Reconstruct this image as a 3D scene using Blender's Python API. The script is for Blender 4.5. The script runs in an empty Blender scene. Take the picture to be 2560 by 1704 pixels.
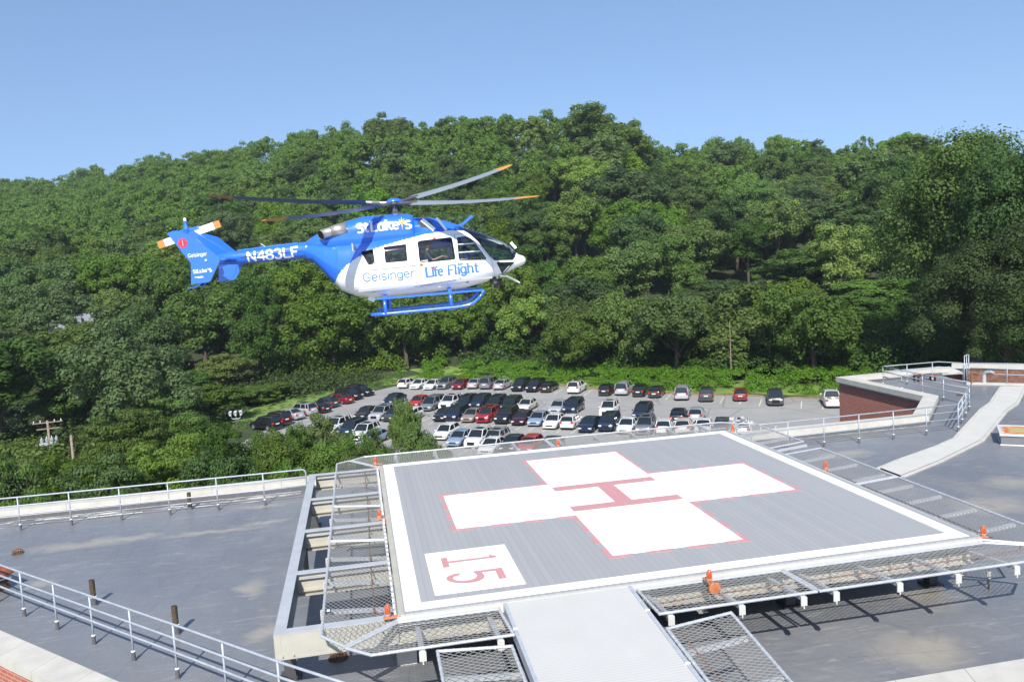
import bpy, bmesh, math, random
import numpy as np
from mathutils import Vector, Matrix, noise
from mathutils.bvhtree import BVHTree
R_ = math.radians
rnd = random.Random(7)
scene = bpy.context.scene
COL = scene.collection

# ------------------------------------------------------------------ camera, sky, sun, exposure
FPX = 2039.06                                   # focal length in pixels of the 2560 px wide photograph
CPOS = Vector((-0.477, -15.112, 6.442))         # the pad's painted surface is z = 0, its near left corner the origin
PITCH, ROLL, YAW = R_(5.405), R_(3.284), R_(10.623)
_f = Vector((math.sin(YAW)*math.cos(PITCH), math.cos(YAW)*math.cos(PITCH), -math.sin(PITCH)))
_r = Vector((math.cos(YAW), -math.sin(YAW), 0)); _d = _f.cross(_r)
CR = math.cos(ROLL)*_r + math.sin(ROLL)*_d
CD = -math.sin(ROLL)*_r + math.cos(ROLL)*_d
cam = bpy.data.cameras.new('camera'); camo = bpy.data.objects.new('camera', cam); COL.objects.link(camo)
m = Matrix.Identity(4)
for i in range(3):
    m[i][0] = CR[i]; m[i][1] = -CD[i]; m[i][2] = -_f[i]; m[i][3] = CPOS[i]
camo.matrix_world = m
cam.sensor_width = 36; cam.lens = FPX/2560*36; cam.clip_start = .1; cam.clip_end = 3000
scene.camera = camo
SUN_AZ, SUN_EL = R_(195.7), R_(42.3)            # clockwise from +Y
w = bpy.data.worlds.new("World"); scene.world = w; w.use_nodes = True
nt = w.node_tree; nt.nodes.clear()
sky = nt.nodes.new('ShaderNodeTexSky'); sky.sky_type = 'NISHITA'; sky.sun_disc = False
sky.sun_elevation = SUN_EL; sky.sun_rotation = SUN_AZ; sky.altitude = 100
sky.air_density = 1.0; sky.dust_density = 0.6; sky.ozone_density = 3.0
bg = nt.nodes.new('ShaderNodeBackground'); bg.inputs[1].default_value = .122
wo = nt.nodes.new('ShaderNodeOutputWorld')
tcw = nt.nodes.new('ShaderNodeTexCoord'); vm = nt.nodes.new('ShaderNodeVectorMath'); vm.operation = 'MULTIPLY_ADD'
vm.inputs[1].default_value = (1, 1, .78); vm.inputs[2].default_value = (0, 0, .15)
nt.links.new(tcw.outputs['Generated'], vm.inputs[0]); nt.links.new(vm.outputs[0], sky.inputs[0])
nt.links.new(sky.outputs[0], bg.inputs[0]); nt.links.new(bg.outputs[0], wo.inputs[0])
sun = bpy.data.lights.new('sun', 'SUN'); sun.energy = 4.6; sun.angle = R_(.53); sun.color = (1, .95, .87)
suno = bpy.data.objects.new('sun', sun); COL.objects.link(suno)
sd = Vector((math.sin(SUN_AZ)*math.cos(SUN_EL), math.cos(SUN_AZ)*math.cos(SUN_EL), math.sin(SUN_EL)))
suno.rotation_euler = sd.to_track_quat('Z', 'Y').to_euler(); suno.location = (0, -40, 60)
scene.view_settings.view_transform = 'Standard'; scene.view_settings.look = 'None'
scene.view_settings.exposure = 0.60; scene.view_settings.gamma = 1
scene.render.engine = 'CYCLES'
scene.cycles.max_bounces = 6; scene.cycles.transparent_max_bounces = 8
scene.cycles.transmission_bounces = 4; scene.cycles.diffuse_bounces = 3; scene.cycles.glossy_bounces = 3

def ray(px, py):
    return _f + CR*((px-1280)/FPX) + CD*((py-852)/FPX)
def gp(px, py, z):                               # where a sight line meets the level z (surveying the real ground planes)
    d = ray(px, py); t = (z-CPOS.z)/d.z
    return CPOS + d*t
def pix(p):
    v = Vector(p)-CPOS; k = v.dot(_f)
    return (1280+FPX*v.dot(CR)/k, 852+FPX*v.dot(CD)/k, k)

# ------------------------------------------------------------------ materials
MATS = {}
def mat(name, col, rough=.6, metal=0., var=0., scale=4., bump=0., bscale=30., spec=.5, alpha=None, emit=None, coat=0., objcol=False):
    if name in MATS: return MATS[name]
    m = bpy.data.materials.new(name); m.use_nodes = True; n = m.node_tree; b = n.nodes['Principled BSDF']
    b.inputs['Base Color'].default_value = (*col, 1); b.inputs['Roughness'].default_value = rough
    b.inputs['Metallic'].default_value = metal; b.inputs['Specular IOR Level'].default_value = spec
    if coat: b.inputs['Coat Weight'].default_value = coat; b.inputs['Coat Roughness'].default_value = .06
    tc = n.nodes.new('ShaderNodeTexCoord')
    if objcol:
        oi = n.nodes.new('ShaderNodeObjectInfo'); n.links.new(oi.outputs['Color'], b.inputs['Base Color'])
    if var:
        t = n.nodes.new('ShaderNodeTexNoise'); t.inputs['Scale'].default_value = scale; t.inputs['Detail'].default_value = 6
        n.links.new(tc.outputs['Object'], t.inputs['Vector'])
        cr = n.nodes.new('ShaderNodeValToRGB')
        cr.color_ramp.elements[0].position = .3; cr.color_ramp.elements[1].position = .7
        lo = tuple(max(0, c*(1-var)) for c in col); hi = tuple(min(1, c*(1+var)) for c in col)
        cr.color_ramp.elements[0].color = (*lo, 1); cr.color_ramp.elements[1].color = (*hi, 1)
        n.links.new(t.outputs['Fac'], cr.inputs[0]); n.links.new(cr.outputs[0], b.inputs['Base Color'])
    if bump:
        t = n.nodes.new('ShaderNodeTexNoise'); t.inputs['Scale'].default_value = bscale; t.inputs['Detail'].default_value = 4
        n.links.new(tc.outputs['Object'], t.inputs['Vector'])
        bp = n.nodes.new('ShaderNodeBump'); bp.inputs['Strength'].default_value = bump; bp.inputs['Distance'].default_value = .02
        n.links.new(t.outputs['Fac'], bp.inputs['Height']); n.links.new(bp.outputs[0], b.inputs['Normal'])
    if emit: b.inputs['Emission Color'].default_value = (*emit[0], 1); b.inputs['Emission Strength'].default_value = emit[1]
    MATS[name] = m; return m
class NT:                                        # tiny node helper
    def __init__(s, name, rough=.6):
        s.m = bpy.data.materials.new(name); s.m.use_nodes = True; s.t = s.m.node_tree; s.b = s.t.nodes['Principled BSDF']
        s.b.inputs['Roughness'].default_value = rough; s.tc = s.t.nodes.new('ShaderNodeTexCoord'); MATS[name] = s.m
    def put(s, sock, v):
        if hasattr(v, 'is_output') or isinstance(v, bpy.types.NodeSocket): s.t.links.new(v, sock)
        else: sock.default_value = v
    def math(s, op, a, b=0., c=0.):
        n = s.t.nodes.new('ShaderNodeMath'); n.operation = op
        s.put(n.inputs[0], a); s.put(n.inputs[1], b)
        if len(n.inputs) > 2: s.put(n.inputs[2], c)
        return n.outputs[0]
    def noise(s, scale, detail=4, vec=None, dist=0., rough=.5):
        n = s.t.nodes.new('ShaderNodeTexNoise'); n.inputs['Scale'].default_value = scale; n.inputs['Detail'].default_value = detail
        n.inputs['Distortion'].default_value = dist; n.inputs['Roughness'].default_value = rough
        s.t.links.new(vec or s.tc.outputs['Object'], n.inputs['Vector']); return n.outputs['Fac']
    def map(s, scale=(1,1,1), rot=(0,0,0), loc=(0,0,0)):
        n = s.t.nodes.new('ShaderNodeMapping'); n.inputs['Scale'].default_value = scale; n.inputs['Rotation'].default_value = rot; n.inputs['Location'].default_value = loc
        s.t.links.new(s.tc.outputs['Object'], n.inputs['Vector']); return n.outputs[0]
    def xyz(s, vec=None):
        n = s.t.nodes.new('ShaderNodeSeparateXYZ'); s.t.links.new(vec or s.tc.outputs['Object'], n.inputs[0]); return n.outputs
    def ramp(s, f, stops):
        n = s.t.nodes.new('ShaderNodeValToRGB'); e = n.color_ramp.elements
        while len(e) < len(stops): e.new(.5)
        for k, (p, c) in enumerate(stops):
            e[k].position = p; e[k].color = (*c, 1) if len(c) == 3 else c
        s.t.links.new(f, n.inputs[0]); return n.outputs[0]
    def mix(s, f, a, b, mode='MIX'):
        n = s.t.nodes.new('ShaderNodeMix'); n.data_type = 'RGBA'; n.blend_type = mode
        s.put(n.inputs[0], f); 
        for k, v in ((6, a), (7, b)):
            if isinstance(v, tuple): v = (*v, 1) if len(v) == 3 else v
            s.put(n.inputs[k], v)
        return n.outputs[2]
    def bump(s, h, strength=.3, dist=.01):
        n = s.t.nodes.new('ShaderNodeBump'); n.inputs['Strength'].default_value = strength; n.inputs['Distance'].default_value = dist
        s.t.links.new(h, n.inputs['Height']); s.t.links.new(n.outputs[0], s.b.inputs['Normal'])
    def color(s, c): s.put(s.b.inputs['Base Color'], c)
def step(s, f, a, b):                            # smooth 0..1 between a and b
    n = s.t.nodes.new('ShaderNodeMapRange'); n.inputs[1].default_value = a; n.inputs[2].default_value = b
    s.t.links.new(f, n.inputs[0]); return n.outputs[0]

M = {}
M['galv'] = mat('galvanised_steel', (.50, .53, .57), .42, .35, .10, 9)
M['rail'] = mat('railing_paint', (.33, .365, .41), .42, .1, .12, 6)
M['netframe'] = mat('net_frame_pipe', (.46, .48, .50), .38, .25, .10, 8)
M['wire'] = mat('chain_wire', (.34, .34, .33), .5, .2)
M['white'] = mat('white_paint', (.80, .80, .79), .45, 0, .03, 3)
M['marking'] = mat('deck_marking_paint', (.86, .86, .85), .55, 0, .02, 1.2)
M['coping'] = mat('limestone_coping', (.47, .455, .41), .75, 0, .10, 2.2, .25, 40)
M['beam'] = mat('cream_beam_paint', (.40, .385, .33), .55, 0, .07, 2.5)
M['girdertop'] = mat('grey_girder_paint', (.40, .42, .44), .5, .1, .08, 3)
M['fascia'] = mat('off_white_fascia', (.50, .50, .475), .5, 0, .05, 3)
M['dark'] = mat('dark_rubber', (.02, .02, .022), .6)
M['sleeve'] = mat('membrane_sleeve', (.10, .105, .115), .6, 0, .15, 9)
M['seal'] = mat('white_sealant', (.72, .71, .68), .7)
M['rust'] = mat('rusty_conduit', (.20, .085, .04), .8, .1, .5, 14)
M['pipe'] = mat('weathered_iron_pipe', (.085, .065, .042), .8, .2, .6, 16)
M['orange'] = mat('orange_enamel', (.50, .19, .09), .45, 0, .12, 9)
M['amber'] = mat('amber_lens', (.50, .075, .006), .12, 0, 0, coat=.8)
M['black'] = mat('black_satin', (.012, .012, .014), .35)
M['tyre'] = mat('tyre_rubber', (.018, .018, .019), .75)
M['rim'] = mat('alloy_rim', (.55, .56, .58), .3, .8)
M['carpaint'] = mat('car_paint', (.5, .5, .5), .28, .15, coat=.7, objcol=True)
M['carglass'] = mat('car_glass', (.012, .017, .020), .06, 0, spec=.8)
M['headlamp'] = mat('headlamp_glass', (.70, .73, .75), .1, .2, coat=.5)
M['taillamp'] = mat('tail_lamp_red', (.45, .02, .015), .2, coat=.5)
M['plate'] = mat('number_plate', (.72, .73, .70), .5)
M['trimgrey'] = mat('grey_plastic_trim', (.06, .06, .063), .6)
M['wood'] = mat('weathered_pole_wood', (.24, .19, .15), .85, 0, .25, 5)
M['bark'] = mat('tree_bark', (.085, .065, .048), .9, 0, .3, 5)
M['concrete'] = mat('pale_concrete', (.46, .45, .41), .8, 0, .12, 3)
M['mudroof'] = mat('grey_shingles', (.20, .21, .23), .85, 0, .2, 4)
M['siding'] = mat('pale_siding', (.26, .27, .29), .7)

def brick_mat():
    s = NT('red_brickwork', .85); n = s.t.nodes.new('ShaderNodeTexBrick')
    n.inputs['Color1'].default_value = (.34, .085, .055, 1); n.inputs['Color2'].default_value = (.46, .14, .09, 1)
    n.inputs['Mortar'].default_value = (.46, .36, .31, 1); n.inputs['Scale'].default_value = 1
    n.inputs['Mortar Size'].default_value = .012; n.inputs['Brick Width'].default_value = .28; n.inputs['Row Height'].default_value = .095
    n.inputs['Bias'].default_value = -.2
    s.t.links.new(s.tc.outputs['UV'], n.inputs['Vector'])
    k = s.noise(.8, 5); s.color(s.mix(.35, n.outputs['Color'], s.mix(k, (.24, .065, .045), (.52, .20, .125)), 'MIX'))
    return s.m
M['brick'] = brick_mat()
M['farbrick'] = mat('weathered_brick_darkened_for_sun', (.17, .085, .06), .9, 0, .45, 3.5, .4, 12)  # weathered brick, its colour also lowered to offset the sun on this wall
STAINS = [(-9.3, 11.8, 1.6, .45), (-8.2, 11.95, 1.2, .35), (-9.6, 8.6, .45, .4), (-5.4, 11.6, 1.6, .22), (-3.9, 12.0, 1.0, .2), (-3.6, 6.2, .35, .6), (-3.15, 3.4, .45, .45), (-4.4, 14.05, .9, .3), (9.9, -1.6, 1.0, .8), (11.6, .6, .8, .7), (19.9, 7.2, 1.0, .7), (17.6, 5.6, 1.3, .9), (17.4, 12.6, 1.2, .5)]
def roof_mat():
    s = NT('roof_membrane', .48)
    base = s.ramp(s.noise(.16, 8, rough=.6, dist=.6), [(.25, (.125, .132, .148)), (.5, (.162, .170, .186)), (.8, (.21, .212, .218))])
    dust = s.math('MULTIPLY', step(s, s.noise(.22, 5, s.map((1, .42, 1), (0, 0, .3)), .6), .60, .78), .6)
    nx_ = s.math('MULTIPLY', s.math('SUBTRACT', s.noise(.9, 5), .5), 1.6); ny_ = s.math('MULTIPLY', s.math('SUBTRACT', s.noise(1.3, 5), .5), 1.1)
    X, Y, Z = s.xyz()
    for (sx, sy, rx, ry) in STAINS:
        a_ = s.math('MULTIPLY', s.math('ADD', s.math('SUBTRACT', X, sx), nx_), 1/rx); b_ = s.math('MULTIPLY', s.math('ADD', s.math('SUBTRACT', Y, sy), ny_), 1/ry)
        e_ = s.math('SQRT', s.math('ADD', s.math('MULTIPLY', a_, a_), s.math('MULTIPLY', b_, b_)))
        dust = s.math('MAXIMUM', dust, step(s, e_, 1.25, .35))
    c = s.mix(s.math('MULTIPLY', dust, .46), base, (.42, .37, .285))
    st = step(s, s.noise(1.6, 9, s.map((.55, 3.2, 1), (0, 0, .5)), 1.2, .7), .54, .68)
    c = s.mix(s.math('MULTIPLY', st, .42), c, (.36, .36, .345))
    s2 = s.math('MULTIPLY', step(s, s.noise(5.5, 8, s.map((.35, 2.6, 1), (0, 0, -.5)), .8, .75), .58, .68), step(s, s.noise(.35, 3), .42, .60))
    c = s.mix(s.math('MULTIPLY', s2, .5), c, (.40, .395, .37))
    s3 = step(s, s.noise(.5, 7, s.map((1, .7, 1), (0, 0, .9)), 2.0, .6), .60, .66)
    c = s.mix(s.math('MULTIPLY', s3, .28), c, (.10, .105, .12))
    sp = step(s, s.noise(9, 3, None, 0, .7), .68, .74)
    c = s.mix(s.math('MULTIPLY', sp, .3), c, (.40, .41, .42))
    # lapped seams every 3 m running with the roof, and cross laps
    x, y, z = s.xyz(s.map((1, 1, 1), (0, 0, .16)))
    wob = s.math('MULTIPLY', s.noise(.9, 3), .14)
    fx = s.math('FRACT', s.math('MULTIPLY', s.math('ADD', x, wob), 1/3.05))
    fy = s.math('FRACT', s.math('MULTIPLY', s.math('ADD', y, wob), 1/7.3))
    ln = s.math('MAXIMUM', s.math('LESS_THAN', fx, .011), s.math('LESS_THAN', fy, .005))
    c = s.mix(s.math('MULTIPLY', ln, .16), c, (.085, .09, .10))
    s.color(c)
    s.put(s.b.inputs['Roughness'], s.math('ADD', s.math('MULTIPLY', s.noise(1.1, 6), .30), .20))
    h = s.math('ADD', s.noise(1.3, 7, s.map((1, .5, 1), (0, 0, .7)), 1.0, .62), s.math('MULTIPLY', ln, .15))
    s.bump(h, .5, .08)
    return s.m
M['roof'] = roof_mat()
def deck_mat():
    s = NT('grey_deck_planks', .40)
    x, y, z = s.xyz()
    f = s.math('FRACT', s.math('MULTIPLY', x, 1/.1525)); f3 = s.math('FRACT', s.math('MULTIPLY', x, 3/.1525))
    idn = s.t.nodes.new('ShaderNodeTexWhiteNoise'); idn.noise_dimensions = '1D'
    s.t.links.new(s.math('FLOOR', s.math('MULTIPLY', x, 1/.1525)), idn.inputs['W'])
    base = s.mix(idn.outputs['Value'], (.320, .320, .316), (.350, .349, .344))
    base = s.mix(s.math('MULTIPLY', s.noise(.5, 6), .25), base, (.45, .455, .46))
    sc = step(s, s.noise(2.0, 8, s.map((7, .25, 1)), .2, .7), .60, .72)
    base = s.mix(s.math('MULTIPLY', sc, .22), base, (.55, .555, .56))
    g = s.math('MAXIMUM', s.math('LESS_THAN', f, .045), s.math('MULTIPLY', s.math('LESS_THAN', f3, .07), .25))
    s.color(s.mix(s.math('MULTIPLY', g, .62), base, (.12, .12, .12)))
    s.put(s.b.inputs['Metallic'], .08)
    s.bump(s.math('SUBTRACT', 1.0, g), .5, .006)
    return s.m
M['deck'] = deck_mat()
def painted_deck(name, col, wear):
    s = NT(name, .5); x, y, z = s.xyz()
    f = s.math('FRACT', s.math('MULTIPLY', x, 1/.1525)); g = s.math('LESS_THAN', f, .04)
    wr = step(s, s.noise(1.7, 8, s.map((5, .5, 1)), .3, .7), .55, .8)
    c = s.mix(s.math('MULTIPLY', wr, wear), (*col,), (.80, .72, .71)) if name.startswith('faded') else s.mix(s.math('MULTIPLY', wr, wear), (*col,), (.70, .70, .69))
    s.color(s.mix(s.math('MULTIPLY', g, .10 if not name.startswith('faded') else .25), c, (.35, .33, .33)))
    return s.m
M['marking'] = painted_deck('white_deck_paint', (.86, .86, .85), .08)
M['redmark'] = painted_deck('faded_red_deck_paint', (.50, .245, .245), .5)
def ramp_mat():
    s = NT('ramp_planks', .5); x, y, z = s.xyz()
    f = s.math('FRACT', s.math('MULTIPLY', y, 1/.075)); g = s.math('LESS_THAN', f, .16)
    c = s.mix(s.noise(1.5, 6), (.45, .45, .43), (.51, .505, .485)); s.color(s.mix(s.math('MULTIPLY', g, .42), c, (.30, .30, .28)))
    s.bump(s.math('SUBTRACT', 1., g), .4, .006); return s.m
M['ramp'] = ramp_mat()
def asphalt_mat():
    s = NT('worn_asphalt', .85)
    c = s.ramp(s.noise(.10, 8, rough=.65), [(.3, (.25, .248, .242)), (.7, (.31, .306, .297))])
    x, y, z = s.xyz(s.map((1, 1, 1), (0, 0, R_(-45))))
    lane = s.math('MULTIPLY', step(s, s.noise(.5, 6, s.map((.15, 1, 1), (0, 0, R_(45))), .5, .7), .52, .66), .25)
    c = s.mix(lane, c, (.18, .18, .18))
    oil = step(s, s.noise(.75, 3, None, 0), .62, .74)
    c = s.mix(s.math('MULTIPLY', oil, .4), c, (.15, .15, .145))
    cr = s.t.nodes.new('ShaderNodeTexVoronoi'); cr.feature = 'DISTANCE_TO_EDGE'; cr.inputs['Scale'].default_value = .10
    s.t.links.new(s.tc.outputs['Object'], cr.inputs['Vector'])
    c = s.mix(s.math('MULTIPLY', s.math('LESS_THAN', cr.outputs['Distance'], .010), .5), c, (.13, .13, .13))
    s.color(c); s.bump(s.noise(6, 3), .2, .03); return s.m
M['asphalt'] = asphalt_mat()
M['lotline'] = mat('worn_line_paint', (.58, .54, .42), .8, 0, .25, 2)
def ground_mat():
    s = NT('woodland_ground', .95)
    c = s.ramp(s.noise(.07, 8), [(.35, (.022, .032, .012)), (.6, (.035, .055, .016)), (.75, (.055, .055, .03))])
    s.color(c); s.bump(s.noise(1.2, 5), .6, .3); return s.m
M['ground'] = ground_mat()
M['verge'] = mat('verge_grass', (.13, .205, .04), .9, 0, .35, .6, .6, 3)
M['drysoil'] = mat('dry_soil_edge', (.24, .16, .09), .95, 0, .3, 1.5)
M['dirt'] = mat('bare_dirt', (.36, .26, .18), .95, 0, .2, .4)
LEAF = {}
def leafm(name, c1, c2, yellow=(.16, .17, .03), tr=.45):
    s = NT(name, .62); s.b.inputs['Specular IOR Level'].default_value = .22
    oi = s.t.nodes.new('ShaderNodeObjectInfo')
    g = s.t.nodes.new('ShaderNodeNewGeometry')
    c = s.mix(g.outputs['Random Per Island'], c1, c2)
    k = s.noise(.55, 3)
    c = s.mix(s.math('MULTIPLY', step(s, k, .5, .75), .14), c, yellow)
    hv = s.t.nodes.new('ShaderNodeHueSaturation'); s.t.links.new(c, hv.inputs['Color'])
    s.put(hv.inputs['Value'], s.math('ADD', s.math('MULTIPLY', oi.outputs['Random'], .5), .86))
    s.put(hv.inputs['Hue'], s.math('ADD', s.math('MULTIPLY', s.math('FRACT', s.math('MULTIPLY', oi.outputs['Random'], 7.3)), .022), .497))
    s.put(hv.inputs['Saturation'], s.math('ADD', s.math('MULTIPLY', s.math('FRACT', s.math('MULTIPLY', oi.outputs['Random'], 13.7)),   .22), .86))
    s.color(hv.outputs[0])
    tl = s.t.nodes.new('ShaderNodeBsdfTranslucent'); s.t.links.new(hv.outputs[0], tl.inputs[0])
    mx = s.t.nodes.new('ShaderNodeMixShader'); mx.inputs[0].default_value = tr
    out = s.t.nodes['Material Output']
    s.t.links.new(s.b.outputs[0], mx.inputs[1]); s.t.links.new(tl.outputs[0], mx.inputs[2]); s.t.links.new(mx.outputs[0], out.inputs[0])
    LEAF[name] = s.m; return s.m
leafm('leaf_mid', (.082, .140, .024), (.140, .205, .036), (.20, .21, .035))
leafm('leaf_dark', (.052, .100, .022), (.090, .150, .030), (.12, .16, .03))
leafm('leaf_yellow', (.140, .215, .028), (.21, .29, .042), (.25, .27, .04))
leafm('leaf_blue', (.070, .120, .036), (.115, .170, .054), (.14, .17, .04))
leafm('leaf_bright', (.095, .180, .026), (.160, .262, .036))
leafm('leaf_reddish', (.085, .145, .035), (.15, .19, .05), (.24, .16, .07))

# ------------------------------------------------------------------ mesh builder
class MB:
    def __init__(s): s.v = []; s.f = []; s.mi = []; s.uv = []
    def quad(s, a, b, c, d, mi=0):
        n = len(s.v); s.v += [tuple(a), tuple(b), tuple(c), tuple(d)]; s.f.append((n, n+1, n+2, n+3)); s.mi.append(mi)
    def poly(s, pts, mi=0):
        n = len(s.v); s.v += [tuple(p) for p in pts]; s.f.append(tuple(range(n, n+len(pts)))); s.mi.append(mi)
    def box(s, x0, x1, y0, y1, z0, z1, mi=0):
        n = len(s.v)
        s.v += [(x0,y0,z0),(x1,y0,z0),(x1,y1,z0),(x0,y1,z0),(x0,y0,z1),(x1,y0,z1),(x1,y1,z1),(x0,y1,z1)]
        for f in ((0,3,2,1),(4,5,6,7),(0,1,5,4),(1,2,6,5),(2,3,7,6),(3,0,4,7)):
            s.f.append(tuple(n+k for k in f)); s.mi.append(mi)
        return s
    def obox(s, c, ax, ay, az, mi=0):            # centre and three half-axis vectors
        c, ax, ay, az = map(Vector, (c, ax, ay, az)); n = len(s.v)
        for sz in (-1, 1):
            for sx, sy in ((-1,-1),(1,-1),(1,1),(-1,1)): s.v.append(tuple(c+ax*sx+ay*sy+az*sz))
        for f in ((0,3,2,1),(4,5,6,7),(0,1,5,4),(1,2,6,5),(2,3,7,6),(3,0,4,7)):
            s.f.append(tuple(n+k for k in f)); s.mi.append(mi)
        return s
    def bar(s, a, b, w, h, mi=0, up=(0,0,1)):
        a, b = Vector(a), Vector(b); d = (b-a); 
        if d.length < 1e-6: return s
        d.normalize(); u = Vector(up)
        if abs(d.dot(u)) > .98: u = Vector((1, 0, 0))
        r = d.cross(u).normalized(); u = r.cross(d)
        return s.obox((a+b)/2, (b-a)/2, r*(w/2), u*(h/2), mi)
    def tube(s, pts, r, n=8, mi=0, caps=True, rs=None):
        pts = [Vector(p) for p in pts]; L = len(pts); base = len(s.v); prev = None
        for i, p in enumerate(pts):
            if i == 0: t = pts[1]-p
            elif i == L-1: t = p-pts[i-1]
            else: t = (pts[i+1]-p).normalized()+(p-pts[i-1]).normalized()
            t.normalize()
            if prev is None:
                u = Vector((0,0,1)) if abs(t.z) < .95 else Vector((1,0,0)); a = t.cross(u).normalized()
            else: a = (prev - t*prev.dot(t)).normalized()
            prev = a; b = t.cross(a); rr = rs[i] if rs else r
            for k in range(n):
                an = 2*math.pi*k/n; s.v.append(tuple(p+a*(rr*math.cos(an))+b*(rr*math.sin(an))))
        for i in range(L-1):
            for k in range(n):
                k2 = (k+1) % n; s.f.append((base+i*n+k, base+(i+1)*n+k, base+(i+1)*n+k2, base+i*n+k2)); s.mi.append(mi)
        if caps:
            s.f.append(tuple(base+k for k in range(n))); s.mi.append(mi)
            s.f.append(tuple(base+(L-1)*n+k for k in reversed(range(n)))); s.mi.append(mi)
        return s
    def lathe(s, c, prof, n=12, mi=0, axis='z'):  # prof: (r, h) list
        c = Vector(c); base = len(s.v)
        for r, h in prof:
            for k in range(n):
                a = 2*math.pi*k/n; x, y = r*math.cos(a), r*math.sin(a)
                p = (x, y, h) if axis == 'z' else ((x, h, y) if axis == 'y' else (h, x, y))
                s.v.append(tuple(c+Vector(p)))
        for i in range(len(prof)-1):
            for k in range(n):
                k2 = (k+1) % n; s.f.append((base+i*n+k, base+i*n+k2, base+(i+1)*n+k2, base+(i+1)*n+k)); s.mi.append(mi)
        s.f.append(tuple(base+k for k in reversed(range(n)))); s.mi.append(mi)
        s.f.append(tuple(base+(len(prof)-1)*n+k for k in range(n))); s.mi.append(mi)
        return s
    def prism(s, pts, z0, z1, mi=0, side=None):  # polygon extruded along z
        side = mi if side is None else side
        n = len(s.v); k = len(pts)
        s.v += [(p[0], p[1], z0) for p in pts]+[(p[0], p[1], z1) for p in pts]
        s.f.append(tuple(n+i for i in reversed(range(k)))); s.mi.append(side)
        s.f.append(tuple(n+k+i for i in range(k))); s.mi.append(mi)
        for i in range(k):
            j = (i+1) % k; s.f.append((n+i, n+j, n+k+j, n+k+i)); s.mi.append(side)
        return s
    def wall(s, a, b, z0, z1, mi=0):             # vertical quad with metric UVs
        n = len(s.v); s.v += [(a[0],a[1],z0),(b[0],b[1],z0),(b[0],b[1],z1),(a[0],a[1],z1)]
        s.f.append((n, n+1, n+2, n+3)); s.mi.append(mi)
        L = math.hypot(b[0]-a[0], b[1]-a[1]); s.uv.append((len(s.f)-1, [(0,z0),(L,z0),(L,z1),(0,z1)])); return s
    def build(s, name, mats, parent=None, smooth=False, fix=True):
        me = bpy.data.meshes.new(name); me.from_pydata(s.v, [], s.f)
        mats = mats if isinstance(mats, (list, tuple)) else [mats]
        for m in mats: me.materials.append(m)
        if len(mats) > 1: me.polygons.foreach_set('material_index', s.mi)
        if s.uv:
            u = me.uv_layers.new(name='UVMap')
            for fi, co in s.uv:
                for li, c in zip(me.polygons[fi].loop_indices, co): u.data[li].uv = c
        elif fix:
            bm = bmesh.new(); bm.from_mesh(me); bmesh.ops.recalc_face_normals(bm, faces=bm.faces); bm.to_mesh(me); bm.free()
        if smooth:
            me.polygons.foreach_set('use_smooth', [True]*len(me.polygons))
        me.update()
        o = bpy.data.objects.new(name, me); COL.objects.link(o)
        if parent: o.parent = parent
        return o
def tag(o, label=None, cat=None, group=None, kind=None):
    if label: o['label'] = label
    if cat: o['category'] = cat
    if group: o['group'] = group
    if kind: o['kind'] = kind
    return o
def empty(name, loc=(0,0,0), rz=0., label=None, cat=None, group=None):
    o = bpy.data.objects.new(name, None); COL.objects.link(o); o.location = loc; o.rotation_euler = (0, 0, rz)
    o.empty_display_size = .2
    return tag(o, label, cat, group)
def copy_tree(o, parent=None):
    c = o.copy(); COL.objects.link(c)
    if parent: c.parent = parent
    for ch in o.children: copy_tree(ch, c)
    return c
def shade_auto(o, ang=35):
    me = o.data
    me.polygons.foreach_set('use_smooth', [True]*len(me.polygons))
    try: me.set_sharp_from_angle(angle=R_(ang))
    except Exception: pass
    return o
# ------------------------------------------------------------------ the setting: terrain, parking lot
LOTZ = -13.0
LOT = [(-16.5, 76), (-15.5, 84), (-13.6, 91), (-10.9, 99), (-7.2, 112.5), (-3.2, 124), (1.0, 118.6), (4.8, 122.4), (12.5, 123.4),
       (24.7, 114.2), (34.1, 101), (42.5, 91.2), (51.1, 84.4), (57.6, 78), (72, 64), (84, 48), (84, 36), (40, 40), (8, 57), (-8, 62)]
def az_of(px):
    d = ray(px, 700); return math.atan2(d.x, d.y)
# columns: photo x, skyline y, start distance of the slope, ridge distance
SKY = [(-250, 470, 150, 600), (0, 448, 150, 560), (200, 435, 150, 520), (400, 397, 150, 470), (600, 357, 150, 420), (700, 347, 150, 390),
       (800, 318, 148, 360), (950, 290, 146, 330), (1050, 302, 146, 320), (1150, 288, 146, 310), (1300, 288, 146, 300), (1470, 266, 146, 290),
       (1560, 300, 142, 295), (1620, 345, 138, 330), (1780, 350, 132, 340), (1900, 352, 128, 340), (2000, 350, 126, 335), (2100, 358, 122, 330),
       (2240, 326, 118, 300), (2330, 362, 114, 310), (2560, 366, 106, 300), (2850, 366, 96, 290)]
SAZ = [az_of(r[0]) for r in SKY]
def lerp_tab(a, k):
    if a <= SAZ[0]: return SKY[0][k]
    for i in range(len(SAZ)-1):
        if a <= SAZ[i+1]:
            t = (a-SAZ[i])/(SAZ[i+1]-SAZ[i]); return SKY[i][k]*(1-t)+SKY[i+1][k]*t
    return SKY[-1][k]
TREEH = 17.0
def ridge(a):
    px = lerp_tab(a, 0); py = lerp_tab(a, 1); rg = lerp_tab(a, 3)
    d = ray(px, py); el = d.z/math.hypot(d.x, d.y)
    return rg, CPOS.z + rg*el - TREEH
def inside(x, y, poly):
    c = False; j = len(poly)-1
    for i in range(len(poly)):
        xi, yi = poly[i]; xj, yj = poly[j]
        if (yi > y) != (yj > y) and x < (xj-xi)*(y-yi)/(yj-yi)+xi: c = not c
        j = i
    return c
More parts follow.
